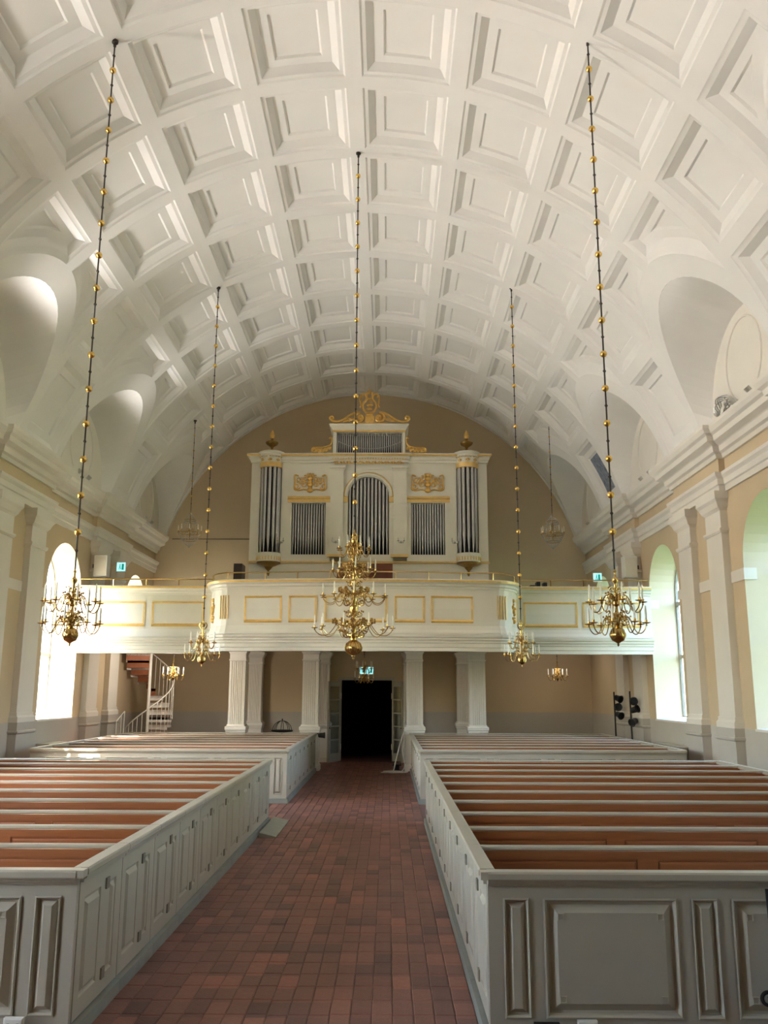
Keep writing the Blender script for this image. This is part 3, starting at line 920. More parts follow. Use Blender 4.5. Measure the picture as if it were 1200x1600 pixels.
# +d is towards the nave (right-hand side of a path running +x is -y)
B().sweep([(-.25, 3.12), (.02, 3.12), (.02, 3.20), (.035, 3.215), (.035, 3.30), (.055, 3.315), (.06, 3.36), (.09, 3.385), (.09, 3.42), (.13, 3.45), (.14, 3.50), (.04, 3.515), (-.25, 3.52)], GP).build('fascia', 'gallery', gal)
B().sweep([(-.12, 3.51), (.0, 3.51), (.0, 4.60), (-.12, 4.60)], GP).build('parapet', 'gallery', gal)
B().sweep([(-.02, 3.52), (.06, 3.52), (.055, 3.56), (.03, 3.62), (.0, 3.72), (-.02, 3.72)], GP).build('skirting', 'gallery', gal)
B().sweep([(-.16, 4.58), (.02, 4.58), (.025, 4.63), (.05, 4.65), (.06, 4.70), (.12, 4.73), (.13, 4.79), (.10, 4.81), (-.16, 4.81)], GP).build('top_rail', 'gallery', gal)
B().sweep([(.11, 4.735), (.128, 4.74), (.136, 4.765), (.136, 4.785), (.11, 4.79)], GP).build('gilt_edge', 'goldpaint', gal)
slab = [(x, y + .05) for x, y in GP] + [(XR, Y1 - .02), (XL, Y1 - .02)]
tag(B().prism(slab, 3.57, 3.655).build('floor_gallery', 'gallery'), 'white underside and floor slab of the organ gallery', 'floor', kind='structure')
def curve_panel(xa, xb, y0f):
    """gilded frame following the parapet; y0f(x) gives the parapet face"""
    n = max(1, int((xb - xa) / .3))
    def bar(za, zb, x0, x1, h):
        b = B(); m = max(1, int((x1 - x0) / .25))
        for i in range(m):
            u0 = x0 + (x1 - x0) * i / m; u1 = x0 + (x1 - x0) * (i + 1) / m
            y0, y1 = y0f(u0), y0f(u1)
            b.add([(u0, y0 - h * .3, za), (u1, y1 - h * .3, za), (u1, y1 - h, (za + zb) / 2), (u0, y0 - h, (za + zb) / 2), (u1, y1 - h * .3, zb), (u0, y0 - h * .3, zb), (u0, y0 + .02, za), (u1, y1 + .02, za), (u0, y0 + .02, zb), (u1, y1 + .02, zb)],
                  [(0, 1, 2, 3), (3, 2, 4, 5), (6, 7, 1, 0), (5, 4, 9, 8)])
        return b
    b = bar(3.78, 3.86, xa, xb, .035); b2 = bar(4.37, 4.42, xa, xb, .035)
    b.add(b2.v, b2.f)
    for x in (xa, xb - .045):
        b3 = bar(3.78, 4.42, x, x + .045, .03); b.add(b3.v, b3.f)
    b.build('gilt_frame', 'goldpaint', gal)
    p = bar(3.86, 4.37, xa + .045, xb - .045, .012)
    q = B().add([v for v in p.v], p.f); q.build('panel', 'gallery', gal)
yc_ = lambda x: GC - .24 * math.sin(PI * (x + 3.72) / 6.24)
for a, b_ in ((-3.42, -2.52), (-2.35, -1.68), (-1.49, -.02), (.16, .87), (1.02, 2.02)): curve_panel(a, b_, yc_)
for a, b_ in ((-7.40, -6.15), (-5.98, -4.66), (3.42, 4.78), (4.92, 6.35)): curve_panel(a, b_, lambda x: GS)
# rounded piers with gilt reeds and a small trophy
for sg, cx in ((-1, -3.72), (1, 2.52)):
    def pp(a, z, d): return (cx + sg * (.70 + d) * math.cos(a), GS - .06 - (GS - .06 - GC + d) * math.sin(a), z)
    for a in (1.42, 1.32, 1.22, 1.12, .30):
        b = B(); w = .022
        b.add([pp(a - w, 3.88, .0), pp(a + w, 3.88, .0), pp(a + w, 4.44, 0), pp(a - w, 4.44, 0), pp(a - w * .5, 3.88, .022), pp(a + w * .5, 3.88, .022), pp(a + w * .5, 4.44, .022), pp(a - w * .5, 4.44, .022)],
              [(4, 5, 6, 7), (0, 4, 7, 3), (5, 1, 2, 6), (3, 7, 6, 2), (0, 1, 5, 4)])
        b.build('gilt_reed', 'goldpaint', gal)
    b = B()
    for a, z, r in ((.72, 4.36, .05), (.72, 4.27, .035), (.78, 4.2, .05), (.66, 4.17, .05), (.74, 4.1, .06), (.70, 4.03, .05), (.66, 3.95, .03), (.78, 3.93, .04), (.72, 3.86, .06)):
        b.ball(pp(a, z, .005), r, 8, 5, (1, .6, 1))
    b.build('gilt_trophy', 'gold', gal, True)
hr = B(); hp = [(x, y + .02, 4.985) for x, y in GP]
hr.tube(hp, .017, 6)
hr.build('handrail', 'brass', gal, True)
acc = 0; last = None
for i, (x, y) in enumerate(GP):
    if last is not None and i not in (1, len(GP) - 2) and math.hypot(x - last[0], y - last[1]) < .68: continue
    if i in (0, len(GP) - 1): last = (x, y); continue
    put(B().tube([(0, 0, 4.80), (0, 0, 4.985)], .013, 6).mesh('handrail_post', 'brass', True), 'handrail_post', gal, (x, y + .02, 0)); last = (x, y)
for x0, x1 in ((XL, -4.5), (3.3, XR)):
    for k in (1, 2, 3):
        put(B().tube([(0, 0, 4.80), (0, 0, 4.985)], .013, 6).mesh('handrail_post', 'brass', True), 'handrail_post', gal, (x0 + (x1 - x0) * k / 4, GS + .02, 0))

# ------------------------------------------------------------------ organ
OY = 26.0
OXS = lambda u: (u - 592) * .0066           # drawing units of the organ front to metres
def OZ(v):
    T = [(45, 11.50), (165, 10.72), (250, 10.13), (366, 9.35), (462, 8.70), (585, 7.87), (828, 6.26), (862, 6.03), (960, 5.38)]
    for (a, za), (b_, zb) in zip(T, T[1:]):
        if v <= b_: return za + (zb - za) * (v - a) / (b_ - a)
    return 5.38 - (v - 960) * .0066
org = thing('pipe_organ', 'large cream and gold pipe organ with two round towers on the gallery', 'organ', (-.59, OY, 3.66))
def ob(b, name, m, smooth=False, par=None, loc=None):
    if loc is None: b.shift((0, 0, -3.66))
    o = b.build(name, m, par or org, smooth, None if loc is None else loc)
    return o
case = B()
bx = lambda u0, u1, v1, v0, y0, y1: case.box(OXS(u0), OXS(u1), y0, y1, OZ(v0), OZ(v1))
U0, U1 = 40, 1143
case.box(OXS(U0), OXS(U1), .10, 1.7, 3.66, OZ(862))                 # base
bx(U0, U1, 355, 862, 1.2, 1.7)                                       # back body
for a, b_ in ((40, 82), (1100, 1143)): bx(a, b_, 360, 862, .05, 1.7)
for a, b_ in ((182, 232), (390, 412), (768, 787), (945, 1000)): bx(a, b_, 360, 862, .05, .4)
bx(232, 390, 360, 585, .05, .4); bx(787, 945, 360, 585, .05, .4)
bx(232, 390, 828, 862, .05, .4); bx(787, 945, 828, 862, .05, .4)
bx(472, 705, 828, 862, .05, .4); bx(412, 772, 366, 430, .03, .4)
bx(412, 772, 430, 862, .3, .4); bx(60, 195, 366, 862, .55, .7); bx(985, 1125, 366, 862, .55, .7)
bx(230, 392, 585, 830, .33, .4); bx(785, 948, 585, 830, .33, .4)
ob(case, 'case', 'organ')
dk = B()  # near-black sheets painted in as the shade behind the pipes
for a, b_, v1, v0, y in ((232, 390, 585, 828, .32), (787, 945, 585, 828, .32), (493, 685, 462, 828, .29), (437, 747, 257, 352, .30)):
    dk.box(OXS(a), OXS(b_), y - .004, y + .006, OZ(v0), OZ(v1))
ob(dk, 'case_shade', 'dark')
# centre bay: arched opening cut in a front board
ar = B(); n = 20
hole = [(OXS(493), OZ(828)), (OXS(685), OZ(828))] + [(OXS(589) + OXS(589 + 96 + 3) * 0 + .6336 * math.cos(PI * k / n), 8.07 + .6336 * math.sin(PI * k / n)) for k in range(n + 1)]
outer = [(OXS(472), OZ(828)), (OXS(705), OZ(828)), (OXS(705), OZ(430)), (OXS(472), OZ(430))]
hd = [(OXS(493) , OZ(828) + .001)]
cxm = OXS(589)
hole = [(cxm + .6336, OZ(828) + .001)] + [(cxm + .6336 * math.cos(PI * k / n), 8.07 + .6336 * math.sin(PI * k / n)) for k in range(n + 1)] + [(cxm - .6336, OZ(828) + .001)]
fill(ar, dense(outer, .3), [hole], lambda a, z: (a, .05, z))
for i in range(len(hole) - 1):
    ar.add([(hole[i][0], .05, hole[i][1]), (hole[i + 1][0], .05, hole[i + 1][1]), (hole[i + 1][0], .3, hole[i + 1][1]), (hole[i][0], .3, hole[i][1])], [(0, 1, 2, 3)])
ob(ar, 'arch_board', 'organ')
am = B(); am.tube([(cxm + .70 * math.cos(PI * k / 24), .05, 8.07 + .70 * math.sin(PI * k / 24)) for k in range(25)], .05, 8); ob(am, 'arch_moulding', 'organ', True)
am = B(); am.tube([(cxm + .745 * math.cos(PI * k / 24), .035, 8.07 + .745 * math.sin(PI * k / 24)) for k in range(25)], .022, 6); ob(am, 'gilt_archivolt', 'gold', True)
for u0, u1 in ((412, 472), (705, 768)):
    b = B(); b.box(OXS(u0), OXS(u1), -.05, .1, OZ(828), OZ(440)); ob(b, 'pilaster', 'organ')
    b = B(); pth = [(OXS(u0), .1), (OXS(u0), -.05), (OXS(u1), -.05), (OXS(u1), .1)][::-1]
    pth = pth[::-1]
    b.sweep([(-.05, OZ(440)), (.0, OZ(440)), (.02, OZ(432)), (.02, OZ(428)), (.05, OZ(424)), (.05, OZ(415)), (-.05, OZ(414))], pth)
    for k in range(9): b.box(OXS(u0) + .02 + k * .043, OXS(u0) + .042 + k * .043, -.11, -.05, OZ(430), OZ(424))
    b.box(OXS(u0), OXS(u1), -.04, .1, OZ(440), OZ(412)); ob(b, 'pilaster_capital', 'organ')
    b = B(); b.box(OXS(u0 - 12), OXS(u1 + 6), -.08, .1, OZ(840), OZ(829)); ob(b, 'gilt_plinth_band', 'goldpaint')
for u0, u1 in ((472, 493), (685, 705)):
    b = B(); b.box(OXS(u0), OXS(u1), -.01, .1, OZ(583), OZ(557)); ob(b, 'gilt_impost', 'goldpaint')
for u0, u1 in ((213, 413), (767, 968)):
    b = B(); b.sweep([(-.03, OZ(583)), (.02, OZ(583)), (.02, OZ(570)), (.05, OZ(564)), (.06, OZ(556)), (-.03, OZ(556))], [(OXS(u0), .05), (OXS(u1), .05)]); ob(b, 'gilt_transom', 'goldpaint')
# belts and main cornice
b = B(); b.sweep([(-.05, OZ(866)), (.04, OZ(866)), (.05, OZ(858)), (-.05, OZ(857))], [(OXS(36), .08), (OXS(U1 + 4), .08)]); ob(b, 'gilt_belt', 'goldpaint')
b = B(); cp = [(OXS(38), 1.7), (OXS(38), .0), (OXS(412), .0), (OXS(412), -.06), (OXS(772), -.06), (OXS(772), .0), (OXS(1146), .0), (OXS(1146), 1.7)]
b.sweep([(-.1, OZ(398)), (.01, OZ(398)), (.015, OZ(390)), (.04, OZ(386)), (.06, OZ(374)), (.10, OZ(370)), (.12, OZ(363)), (.12, OZ(358)), (-.1, OZ(356))], cp); ob(b, 'cornice', 'organ')
b = B(); b.sweep([(.10, OZ(371)), (.118, OZ(370)), (.135, OZ(364)), (.12, OZ(362))], cp); ob(b, 'gilt_fillet', 'goldpaint')
b = B(); cap = B(); cap.box(OXS(40), OXS(1143), .0, 1.7, OZ(366), OZ(354)); ob(cap, 'top_board', 'organ')
for k in range(28):
    d_ = B().box(OXS(418) + k * .0833, OXS(418) + k * .0833 + .045, -.13, -.06, OZ(386), OZ(379)); ob(d_, 'dentil', 'goldpaint')
# pipes -------------------------------------------------
def pipe(r, zf, zm, zt, name='organ_pipe'):
    """foot tip zf, mouth zm, top zt, relative to the gallery floor"""
    b = B()
    b.lathe([(.012, zf), (r * .98, zm - .02), (r * 1.05, zm), (r, zm + .02), (r, zt)], seg=12)
    w = r * .62
    b.add([(-w, -r * .80, zm + .02), (w, -r * .80, zm + .02), (w * .5, -r * 1.02, zm + r * 1.6), (-w * .5, -r * 1.02, zm + r * 1.6), (-w, -r * 1.06, zm - .005), (w, -r * 1.06, zm - .005)], [(0, 1, 2, 3), (4, 5, 1, 0)])
    return b
def pipe_at(r, zf, zm, zt, x, y):
    ob(pipe(r, zf - 3.66, zm - 3.66, zt - 3.66), 'organ_pipe', 'tin', True, None, (x, y, 0))
for u0 in (232, 787):
    n = 13
    for k in range(n):
        x = OXS(u0) + (k + .5) * (158 * .0066) / n
        d = abs(k - 6) / 6
        pipe_at(.031, OZ(828), OZ(767 - 34 * d), OZ(580), x, .2)
n = 11
for k in range(n):
    x = cxm - .6336 + (k + .5) * 1.2672 / n
    d = abs(k - 5) / 5
    zt = 8.07 + math.sqrt(max(0, .6336 ** 2 - (x - cxm) ** 2)) + .03
    pipe_at(.044, OZ(828), OZ(752 - 42 * d), zt, x, .18)
n = 31
for k in range(n):
    x = OXS(437) + (k + .5) * (310 * .0066) / n
    d = abs(k - 15) / 15
    pipe_at(.025, OZ(354), OZ(326 - 34 * d * d), OZ(250), x, .16)
# round towers
for cu in (131, 1051):
    cx = OXS(cu); cy = .10
    tw = thing('pipe_tower', '', 'x'); del tw['category']; del tw['label']
    tw.parent = org; tw.location = (cx, cy, 0)
    L_ = lambda prof: B().lathe([(r, z - 3.66) for r, z in prof], seg=28)
    L_([(.30, OZ(425)), (.345, OZ(424)), (.35, OZ(405)), (.36, OZ(402))]).build('gilt_ring', 'goldpaint', tw, True)
    L_([(.30, OZ(403)), (.345, OZ(402)), (.345, OZ(380)), (.36, OZ(376)), (.385, OZ(374)), (.39, OZ(364)), (.42, OZ(360)), (.42, OZ(352)), (.34, OZ(347)), (.1, OZ(340)), (.02, OZ(338))]).build('tower_cornice', 'organ', tw, True)
    b = B()
    for k in range(24):
        a = 2 * PI * k / 24
        b.ball((.385 * math.cos(a), .385 * math.sin(a), OZ(377) - 3.66), .024, 6, 4)
    b.build('gilt_beading', 'goldpaint', tw, True)
    for a in (-PI / 2, -PI / 2 - .75, -PI / 2 + .75):
        b = B()
        for da in (-.1, 0, .1): b.ball((.35 * math.cos(a + da), .35 * math.sin(a + da), OZ(391) - 3.66), .035, 7, 5, (1, 1, 1.4 if da == 0 else .8))
        b.build('gilt_rosette', 'gold', tw, True)
    L_([(.02, OZ(925)), (.035, OZ(918)), (.05, OZ(910)), (.03, OZ(902)), (.09, OZ(893)), (.13, OZ(884)), (.24, OZ(878)), (.36, OZ(870)), (.37, OZ(864))]).build('gilt_pendant', 'bronze', tw, True)
    L_([(.33, OZ(866)), (.36, OZ(862)), (.375, OZ(848)), (.37, OZ(836)), (.385, OZ(832)), (.385, OZ(824)), (.2, OZ(822))]).build('tower_base', 'organ', tw, True)
    b = B()
    for k in range(26):
        a = 2 * PI * k / 26; b.ball((.37 * math.cos(a), .37 * math.sin(a), OZ(848) - 3.66), .03, 6, 4, (.8, .8, 2.2))
    b.build('gilt_gadroons', 'goldpaint', tw, True)
    n = 7
    for k in range(n):
        a = -PI + PI * k / (n - 1)
        d = abs(k - 3) / 3
        o = pipe(.052, OZ(822) - 3.66, OZ(745 - 20 * d if k % 2 else 738) - 3.66, OZ(420) - 3.66)
        o.rot(a + PI / 2)
        o.build('organ_pipe', 'tin', tw, True, (.27 * math.cos(a), .27 * math.sin(a), 0))
    L_([(.235, OZ(822)), (.235, OZ(420))]).build('tower_shade', 'dark', tw, True)  # near-black drum painted in as the shade between tower pipes
    # urn
    ur = B().lathe([(r, z - 3.66 + OZ(345)) for r, z in ((.13, 0), (.13, .03), (.05, .07), (.035, .13), (.06, .17), (.17, .24), (.20, .29), (.20, .32), (.12, .345), (.05, .36), (.035, .42), (.06, .43))], seg=20)
    ur.build('urn', 'bronze', tw, True)
    fl = B().lathe([(r, z - 3.66 + OZ(345)) for r, z in ((.045, .43), (.075, .48), (.08, .54), (.055, .63), (.02, .70), (.004, .73))], seg=10)
    fl.build('gilt_flame', 'gold', tw, True)
# upper box with its scrolls and lyre
b = B(); b.box(OXS(420), OXS(437), .0, 1.0, OZ(356), OZ(250)); b.box(OXS(747), OXS(760), .0, 1.0, OZ(356), OZ(250)); b.box(OXS(437), OXS(747), .32, 1.0, OZ(356), OZ(250)); b.box(OXS(420), OXS(760), -.02, 1.0, OZ(362), OZ(353)); b.box(OXS(420), OXS(760), 0, 1.0, OZ(252), OZ(222))
b.sweep([(-.02, OZ(243)), (.02, OZ(243)), (.05, OZ(236)), (.11, OZ(224)), (.12, OZ(217)), (-.02, OZ(216))], [(OXS(420), 1.0), (OXS(420), 0), (OXS(760), 0), (OXS(760), 1.0)])
ob(b, 'crown_case', 'organ')
b = B(); b.box(OXS(418), OXS(762), -.03, .02, OZ(252), OZ(243)); ob(b, 'gilt_band', 'goldpaint')
b = B(); b.tube([(OXS(440) + 2.03 * t / 20, .10, OZ(291 + 37 * (1 - (t / 10 - 1) ** 2))) for t in range(21)], .012, 6); ob(b, 'pipe_rail', 'tin', True)

def spiral(cx, cz, r0, turns, a0, dr, y=0.0, n=None):
    n = n or int(18 * turns); out = []
    for i in range(n + 1):
        t = i / n; r = r0 * (1 - t) + dr * t; a = a0 + 2 * PI * turns * t
        out.append((cx + r * math.cos(a), y, cz + r * math.sin(a)))
    return out
def rosette(b, cx, cz, r, y):
    for k in range(6):
        a = PI * k / 3; b.ball((cx + r * .6 * math.cos(a), y, cz + r * .6 * math.sin(a)), r * .42, 6, 4, (1, .6, 1))
    b.ball((cx, y - .01, cz), r * .35, 6, 4)
for sg in (-1, 1):
    b = B()
    # scrolled pediment half, thick to thin
    zb = OZ(206)
    C = (sg * .30, OZ(184))
    pts = spiral(C[0], C[1], .17, 1.35, PI / 2 if sg > 0 else PI / 2, .05) if sg < 0 else None
    S = []
    for i in range(25):
        t = i / 24; a = PI / 2 + 2 * PI * 1.3 * (1 - t); r = .05 + .125 * t
        S.append((C[0] - sg * r * math.cos(a) * -1 * -1, 0.02, C[1] + r * math.sin(a)))
    S += [(C[0] + sg * .18, .02, C[1] + .15), (C[0] + sg * .38, .02, C[1] + .03), (C[0] + sg * .56, .02, C[1] - .085), (C[0] + sg * .74, .02, C[1] - .135), (C[0] + sg * .86, .02, C[1] - .11), (C[0] + sg * .93, .02, C[1] - .03)]
    E_ = spiral(C[0] + sg * .87, C[1] - .01, .065, .7, 0 if sg > 0 else PI, .02, .02)
    if sg > 0: S += E_
    else: S += [(2 * (C[0] + sg * .87) - x, y, z) for x, y, z in spiral(C[0] + sg * .87, C[1] - .01, .065, .7, 0, .02, .02)]
    b.tube(spline(S, 2), [.042] * 1 + [.042] * (len(spline(S, 2)) - 1), 8)
    rosette(b, C[0], C[1], .09, .0)
    for q in range(5): b.ball((sg * (.5 + q * .07), .03, OZ(203) + .02 + .07 * (1 - q / 5)), .05, 7, 5, (1, .6, 1))
    ob(b, 'gilt_scroll', 'gold', True)
    b = B()
    # lower volute beside the crown case
    u = 418 if sg < 0 else 762
    xo = OXS(u); z0 = OZ(352)
    S = [(xo + sg * .10, .02, z0 + .47)] + [(xo + sg * .07, .02, z0 + .50), (xo + sg * .03, .02, z0 + .47), (xo + sg * .03, .02, z0 + .36), (xo + sg * .09, .02, z0 + .25), (xo + sg * .22, .02, z0 + .19), (xo + sg * .42, .02, z0 + .17), (xo + sg * .57, .02, z0 + .17)]
    S += [(xo + sg * (.57 + r * math.cos(a)), .02, z0 + .09 + r * math.sin(a)) for r, a in [(.085 - .06 * i / 16, PI / 2 - 2 * PI * 1.3 * i / 16) for i in range(1, 17)]]
    b.tube(spline(S, 2), .030, 7)
    for q in range(9): b.ball((xo + sg * (.07 + .055 * q), .03, z0 + .06 + .05 * (q % 2) + max(0, .1 - .03 * q)), .055, 7, 5, (1, .6, 1.1))
    ob(b, 'gilt_volute', 'gold', True)
b = B()
b.box(-.55, .55, .0, .08, OZ(213), OZ(207)); b.box(-.14, .14, -.03, .08, OZ(212), OZ(176)); b.box(-.10, .10, -.05, .08, OZ(178), OZ(168))
zl = OZ(165)
for sg in (-1, 1):
    b.tube(spline([(0, .02, zl + .02), (sg * .13, .02, zl + .06), (sg * .21, .02, zl + .20), (sg * .19, .02, zl + .36), (sg * .10, .02, zl + .46), (sg * .11, .02, zl + .60), (sg * .20, .02, zl + .66), (sg * .27, .02, zl + .60), (sg * .24, .02, zl + .54)], 3), .036, 7)
    b.tube(spline([(sg * .29, .02, zl + .58), (sg * .31, .02, zl + .44), (sg * .27, .02, zl + .32), (sg * .30, .02, zl + .22)], 3), .022, 6)
    for q in range(4): b.ball((sg * .29, .03, zl + .25 + .09 * q), .03, 6, 4)
for x in (-.05, 0, .05): b.tube([(x, .02, zl + .1), (x, .02, zl + .52)], .010, 5)
b.box(-.13, .13, .0, .05, zl + .48, zl + .53); b.ball((0, 0, zl + .28), .07, 8, 6, (1.5, .6, .6)); b.ball((0, 0, zl + .15), .07, 8, 6, (1.3, .6, .6))
for q in range(5):
    a = PI * (q / 4); b.ball((.11 * math.cos(a), .02, zl + .62 + .08 * math.sin(a)), .05, 7, 5, (1, .6, 1.2))
b.lathe([(.05, zl + .66), (.035, zl + .74), (.012, zl + .82), (.003, zl + .86)], seg=8)
ob(b, 'gilt_lyre', 'gold', True)
# carved cartouches
for cu in (316, 866):
    b = B(); cx, cz = OXS(cu), OZ(491)
    W, H = .50, .29
    for sg in (-1, 1):
        for (dx, dz, r, t, a0) in ((.20, -.05, .13, 1.4, 0), (.34, .10, .10, 1.3, 2.4), (.40, -.12, .10, 1.2, 3.5), (.16, .14, .09, 1.2, 1.2)):
            b.tube([(cx + sg * (x - 0), y, z) for x, y, z in [(p[0], .035, p[2] + cz) for p in spiral(dx, dz, r, t, a0, .025)]], .019, 6)
        b.tube(spline([(cx + sg * .02, .035, cz - .26), (cx + sg * .2, .035, cz - .22), (cx + sg * .38, .035, cz - .25), (cx + sg * .49, .035, cz - .20), (cx + sg * .47, .035, cz - .02), (cx + sg * .49, .035, cz + .16), (cx + sg * .46, .035, cz + .24), (cx + sg * .36, .035, cz + .20)], 3), .024, 6)
        for q in range(6): b.ball((cx + sg * (.1 + .07 * q), .03, cz + .05 * math.sin(q * 2.1) - .02), .034, 6, 4, (1.2, .6, 1))
    for q, (dz, r) in enumerate(((-.25, .10), (-.18, .06), (-.08, .09), (.02, .07), (.12, .085), (.22, .06), (.27, .04))): b.ball((cx, .02, cz + dz), r, 8, 6, (1.0, .6, .8))
    for a in (-.5, .5): b.ball((cx + a * .16, .03, cz + .24), .05, 7, 5, (.6, .5, 1.3))
    ob(b, 'gilt_cartouche', 'gold', True)
# frieze ornament
b = B(); zf = OZ(400)
for k in range(22):
    x = OXS(430) + k * .098; s = 1 if k % 2 else -1
    b.tube([(p[0], -.08, p[2]) for p in spiral(x, zf, .05, 1.0, s * PI / 2, .015, n=10)], .014, 5)
    b.ball((x + .045, -.075, zf - s * .02), .028, 6, 4, (1.3, .5, .8))
ob(b, 'gilt_frieze', 'gold', True)
# small sconces on the organ front
for u in (440, 741, 186, 988):
    b = B(); x = OXS(u); z = OZ(772); y = -.06 if u in (440, 741) else .0
    b.ball((x, y, z), .04, 8, 5, (1, .5, 1))
    for e in (-1, 1): b.tube(spline([(x, y - .02, z), (x + e * .06, y - .08, z - .04), (x + e * .09, y - .1, z + .02)], 3), .009, 5); b.lathe([(.03, z + .02), (.034, z + .03), (.01, z + .035), (.01, z + .12)], (x + e * .09, y - .1), 8)
    ob(b, 'candle_sconce', 'crystal', True)

con = thing('organ_console', 'brown wooden organ console behind the gallery rail', 'console', (-.67, 24.5, 3.66))
B().box(-.80, .80, .25, .75, 0, 2.14).build('music_desk_case', 'mahogany', con); B().box(-.85, .85, -.2, .3, 0, 1.55).build('keyboard_case', 'darkwood', con)
B().box(-.82, .82, -.25, -.02, 1.55, 1.60).build('key_slip', 'mahogany', con)
cab = thing('narrow_cabinet', 'tall narrow dark cabinet left of the organ case', 'cabinet', (-4.50, 25.98, 3.66))
B().box(-.13, .12, -.2, .4, 0, 2.28).build('carcass', 'darkwood', cab); B().box(-.11, .10, -.225, -.2, .1, 2.2).build('door', 'darkwood', cab)
for i, (x, y, h, w) in enumerate(((3.86, 23.1, 1.33, .13), (4.02, 23.1, 1.42, .1), (4.2, 23.1, 1.40, .1))):
    t = thing('stage_monitor', 'small black box speaker behind the right gallery rail, %s of three' % ('left one', 'middle one', 'right one')[i], 'speaker', (x, y, 3.66))
    B().box(-w / 2, w / 2, 0, .25, h - .3, h, .01).build('cabinet_box', 'black', t); B().tube([(0, .12, 0), (0, .12, h - .3)], .02, 6).build('stand_pole', 'black', t)
cd = thing('conduit', 'thin horizontal cable conduit on the rear wall left of the organ', 'conduit', (-7.3, Y1, 7.22))
B().box(0, 2.7, -.02, 0, -.01, .01).build('pipe_run', 'iron', cd)


# ------------------------------------------------------------------ chandeliers
def arm_mesh(r, rt=.0075):
    pts = spline([(.03, 0, .03), (.22 * r, 0, .10), (.42 * r, 0, .085), (.53 * r, 0, -.01), (.66 * r, 0, -.10), (.82 * r, 0, -.115), (.95 * r, 0, -.065), (r, 0, 0)], 3)
    b = B().tube(pts, rt, 5)
    b.tube([(p[0], p[1], p[2]) for p in spiral(.36 * r, .02, .055, 1.1, .4, .015, n=9)], rt * .8, 4)
    b.lathe([(.004, -.03), (.014, -.02), (.006, -.008), (.012, .0)], (r, 0), 6)
    return b.mesh('arm', 'brass', True)
def pan_mesh(r, w=.058):
    return B().lathe([(.006, 0), (w * .6, .004), (w, .014), (w * .96, .018), (.016, .012), (.018, .05), (.013, .052)], (r, 0), 12).mesh('drip_pan', 'brass', True)
def candle_mesh(r, h, cr=.0125):
    return B().lathe([(cr, .04), (cr, .04 + h - .03), (cr * .55, .04 + h - .008), (.002, .04 + h + .006)], (r, 0), 8).mesh('candle', 'candle', True)
def chain(t, z0, z1, gap=.49, br=.047, rr=.0115):
    b = B(); n = max(1, round((z1 - z0) / gap)); g = (z1 - z0) / n
    for k in range(n):
        za = z0 + k * g; zm = za + g / 2
        b.tube([(0, 0, za), (0, 0, zm - .02), (0, 0, zm), (0, 0, zm + .02), (0, 0, za + g)], [rr, rr, rr * 2.1, rr, rr], 6)
    b.build('chain', 'iron', t, True)
    bm_ = B().ball((0, 0, 0), br, 12, 8).mesh('chain_ball', 'goldball' if 'goldball' in M else 'brass', True)
    for k in range(1, n): put(bm_, 'chain_ball', t, (0, 0, z0 + k * g))
    B().lathe([(.05, z1 + .01), (.045, z1 - .03), (.022, z1 - .04), (.022, z1 - .09), (.01, z1 - .10)], seg=10).build('ceiling_hook', 'iron', t, True)
M['goldball'] = mat('gilt_ball', (232, 190, 104), 0.25, 0.95, var=0.03)

def chandelier(label, loc, hook_z, tiers, shaft, scrolls, group=None, crest=0.0, gap=.49, top=None):
    """tiers: (z, radius, number, candle height, phase); origin at the tip of the pendant"""
    t = thing('brass_chandelier', label, 'chandelier', loc, 0, group)
    B().lathe(shaft, seg=14).build('shaft', 'brass', t, True)
    for z, r, n, ch, ph in tiers:
        am, pm, cm_ = arm_mesh(r), pan_mesh(r), candle_mesh(r, ch)
        for k in range(n):
            a = put(am, 'arm', t, (0, 0, z), ph + 2 * PI * k / n)
            put(pm, 'drip_pan', a); put(cm_, 'candle', a)
    b = B()
    for z, r, n, s in scrolls:
        for k in range(n):
            a = 2 * PI * k / n + .2; o = len(b.v)
            b.tube([(p[0], p[1], p[2]) for p in spiral(r, z, s, 1.25, PI, s * .2, n=12)], s * .13, 5)
            b.ball((r + s * 1.05, 0, z + s * .75), s * .3, 6, 4)
            b.rot(a, 'Z', o)
    sc_ = b.build('scrollwork', 'brass', t, True); sc_['kind'] = 'stuff'
    if crest:
        b = B()
        for e in (-1, 1):
            b.tube(spline([(0, 0, crest - .12), (e * .06, 0, crest - .06), (e * .08, 0, crest + .0), (e * .05, 0, crest + .05), (e * .02, 0, crest + .03)], 3), .014, 6)
        b.ball((0, 0, crest), .045, 8, 6, (1, .5, 1.3)); b.build('crest', 'brass', t, True)
    chain(t, top or shaft[-1][1], hook_z - loc[2], gap)
    return t
SH_A = [(.004, 0), (.016, .02), (.010, .035), (.03, .05), (.075, .075), (.103, .13), (.104, .155), (.08, .215), (.03, .245), (.045, .27), (.05, .29), (.02, .31), (.022, .36), (.04, .40), (.022, .44), (.018, .50), (.05, .53), (.05, .56), (.02, .59), (.028, .66), (.02, .74), (.018, .79), (.04, .825), (.04, .85), (.016, .88), (.012, .93), (.022, .95), (.006, .98)]
A1 = chandelier('two-tier brass chandelier hanging by the left window, nearest the viewer on that side', (-4.02, 11.04, 2.74), 11.52,
                [(.275, .355, 8, .185, .12), (.545, .335, 8, .195, .5)], SH_A,
                [(.40, .07, 8, .05), (.64, .07, 8, .05), (.72, .05, 6, .04), (.34, .12, 8, .045)], 'two-tier brass chandeliers')
def variant(src, loc, rz, label):
    c = copy_tree(src); c.location = loc; c.rotation_euler = (0, 0, rz); c['label'] = label; return c
variant(A1, (2.90, 11.04, 2.76), .25, 'two-tier brass chandelier hanging by the right window, nearest the viewer on that side')
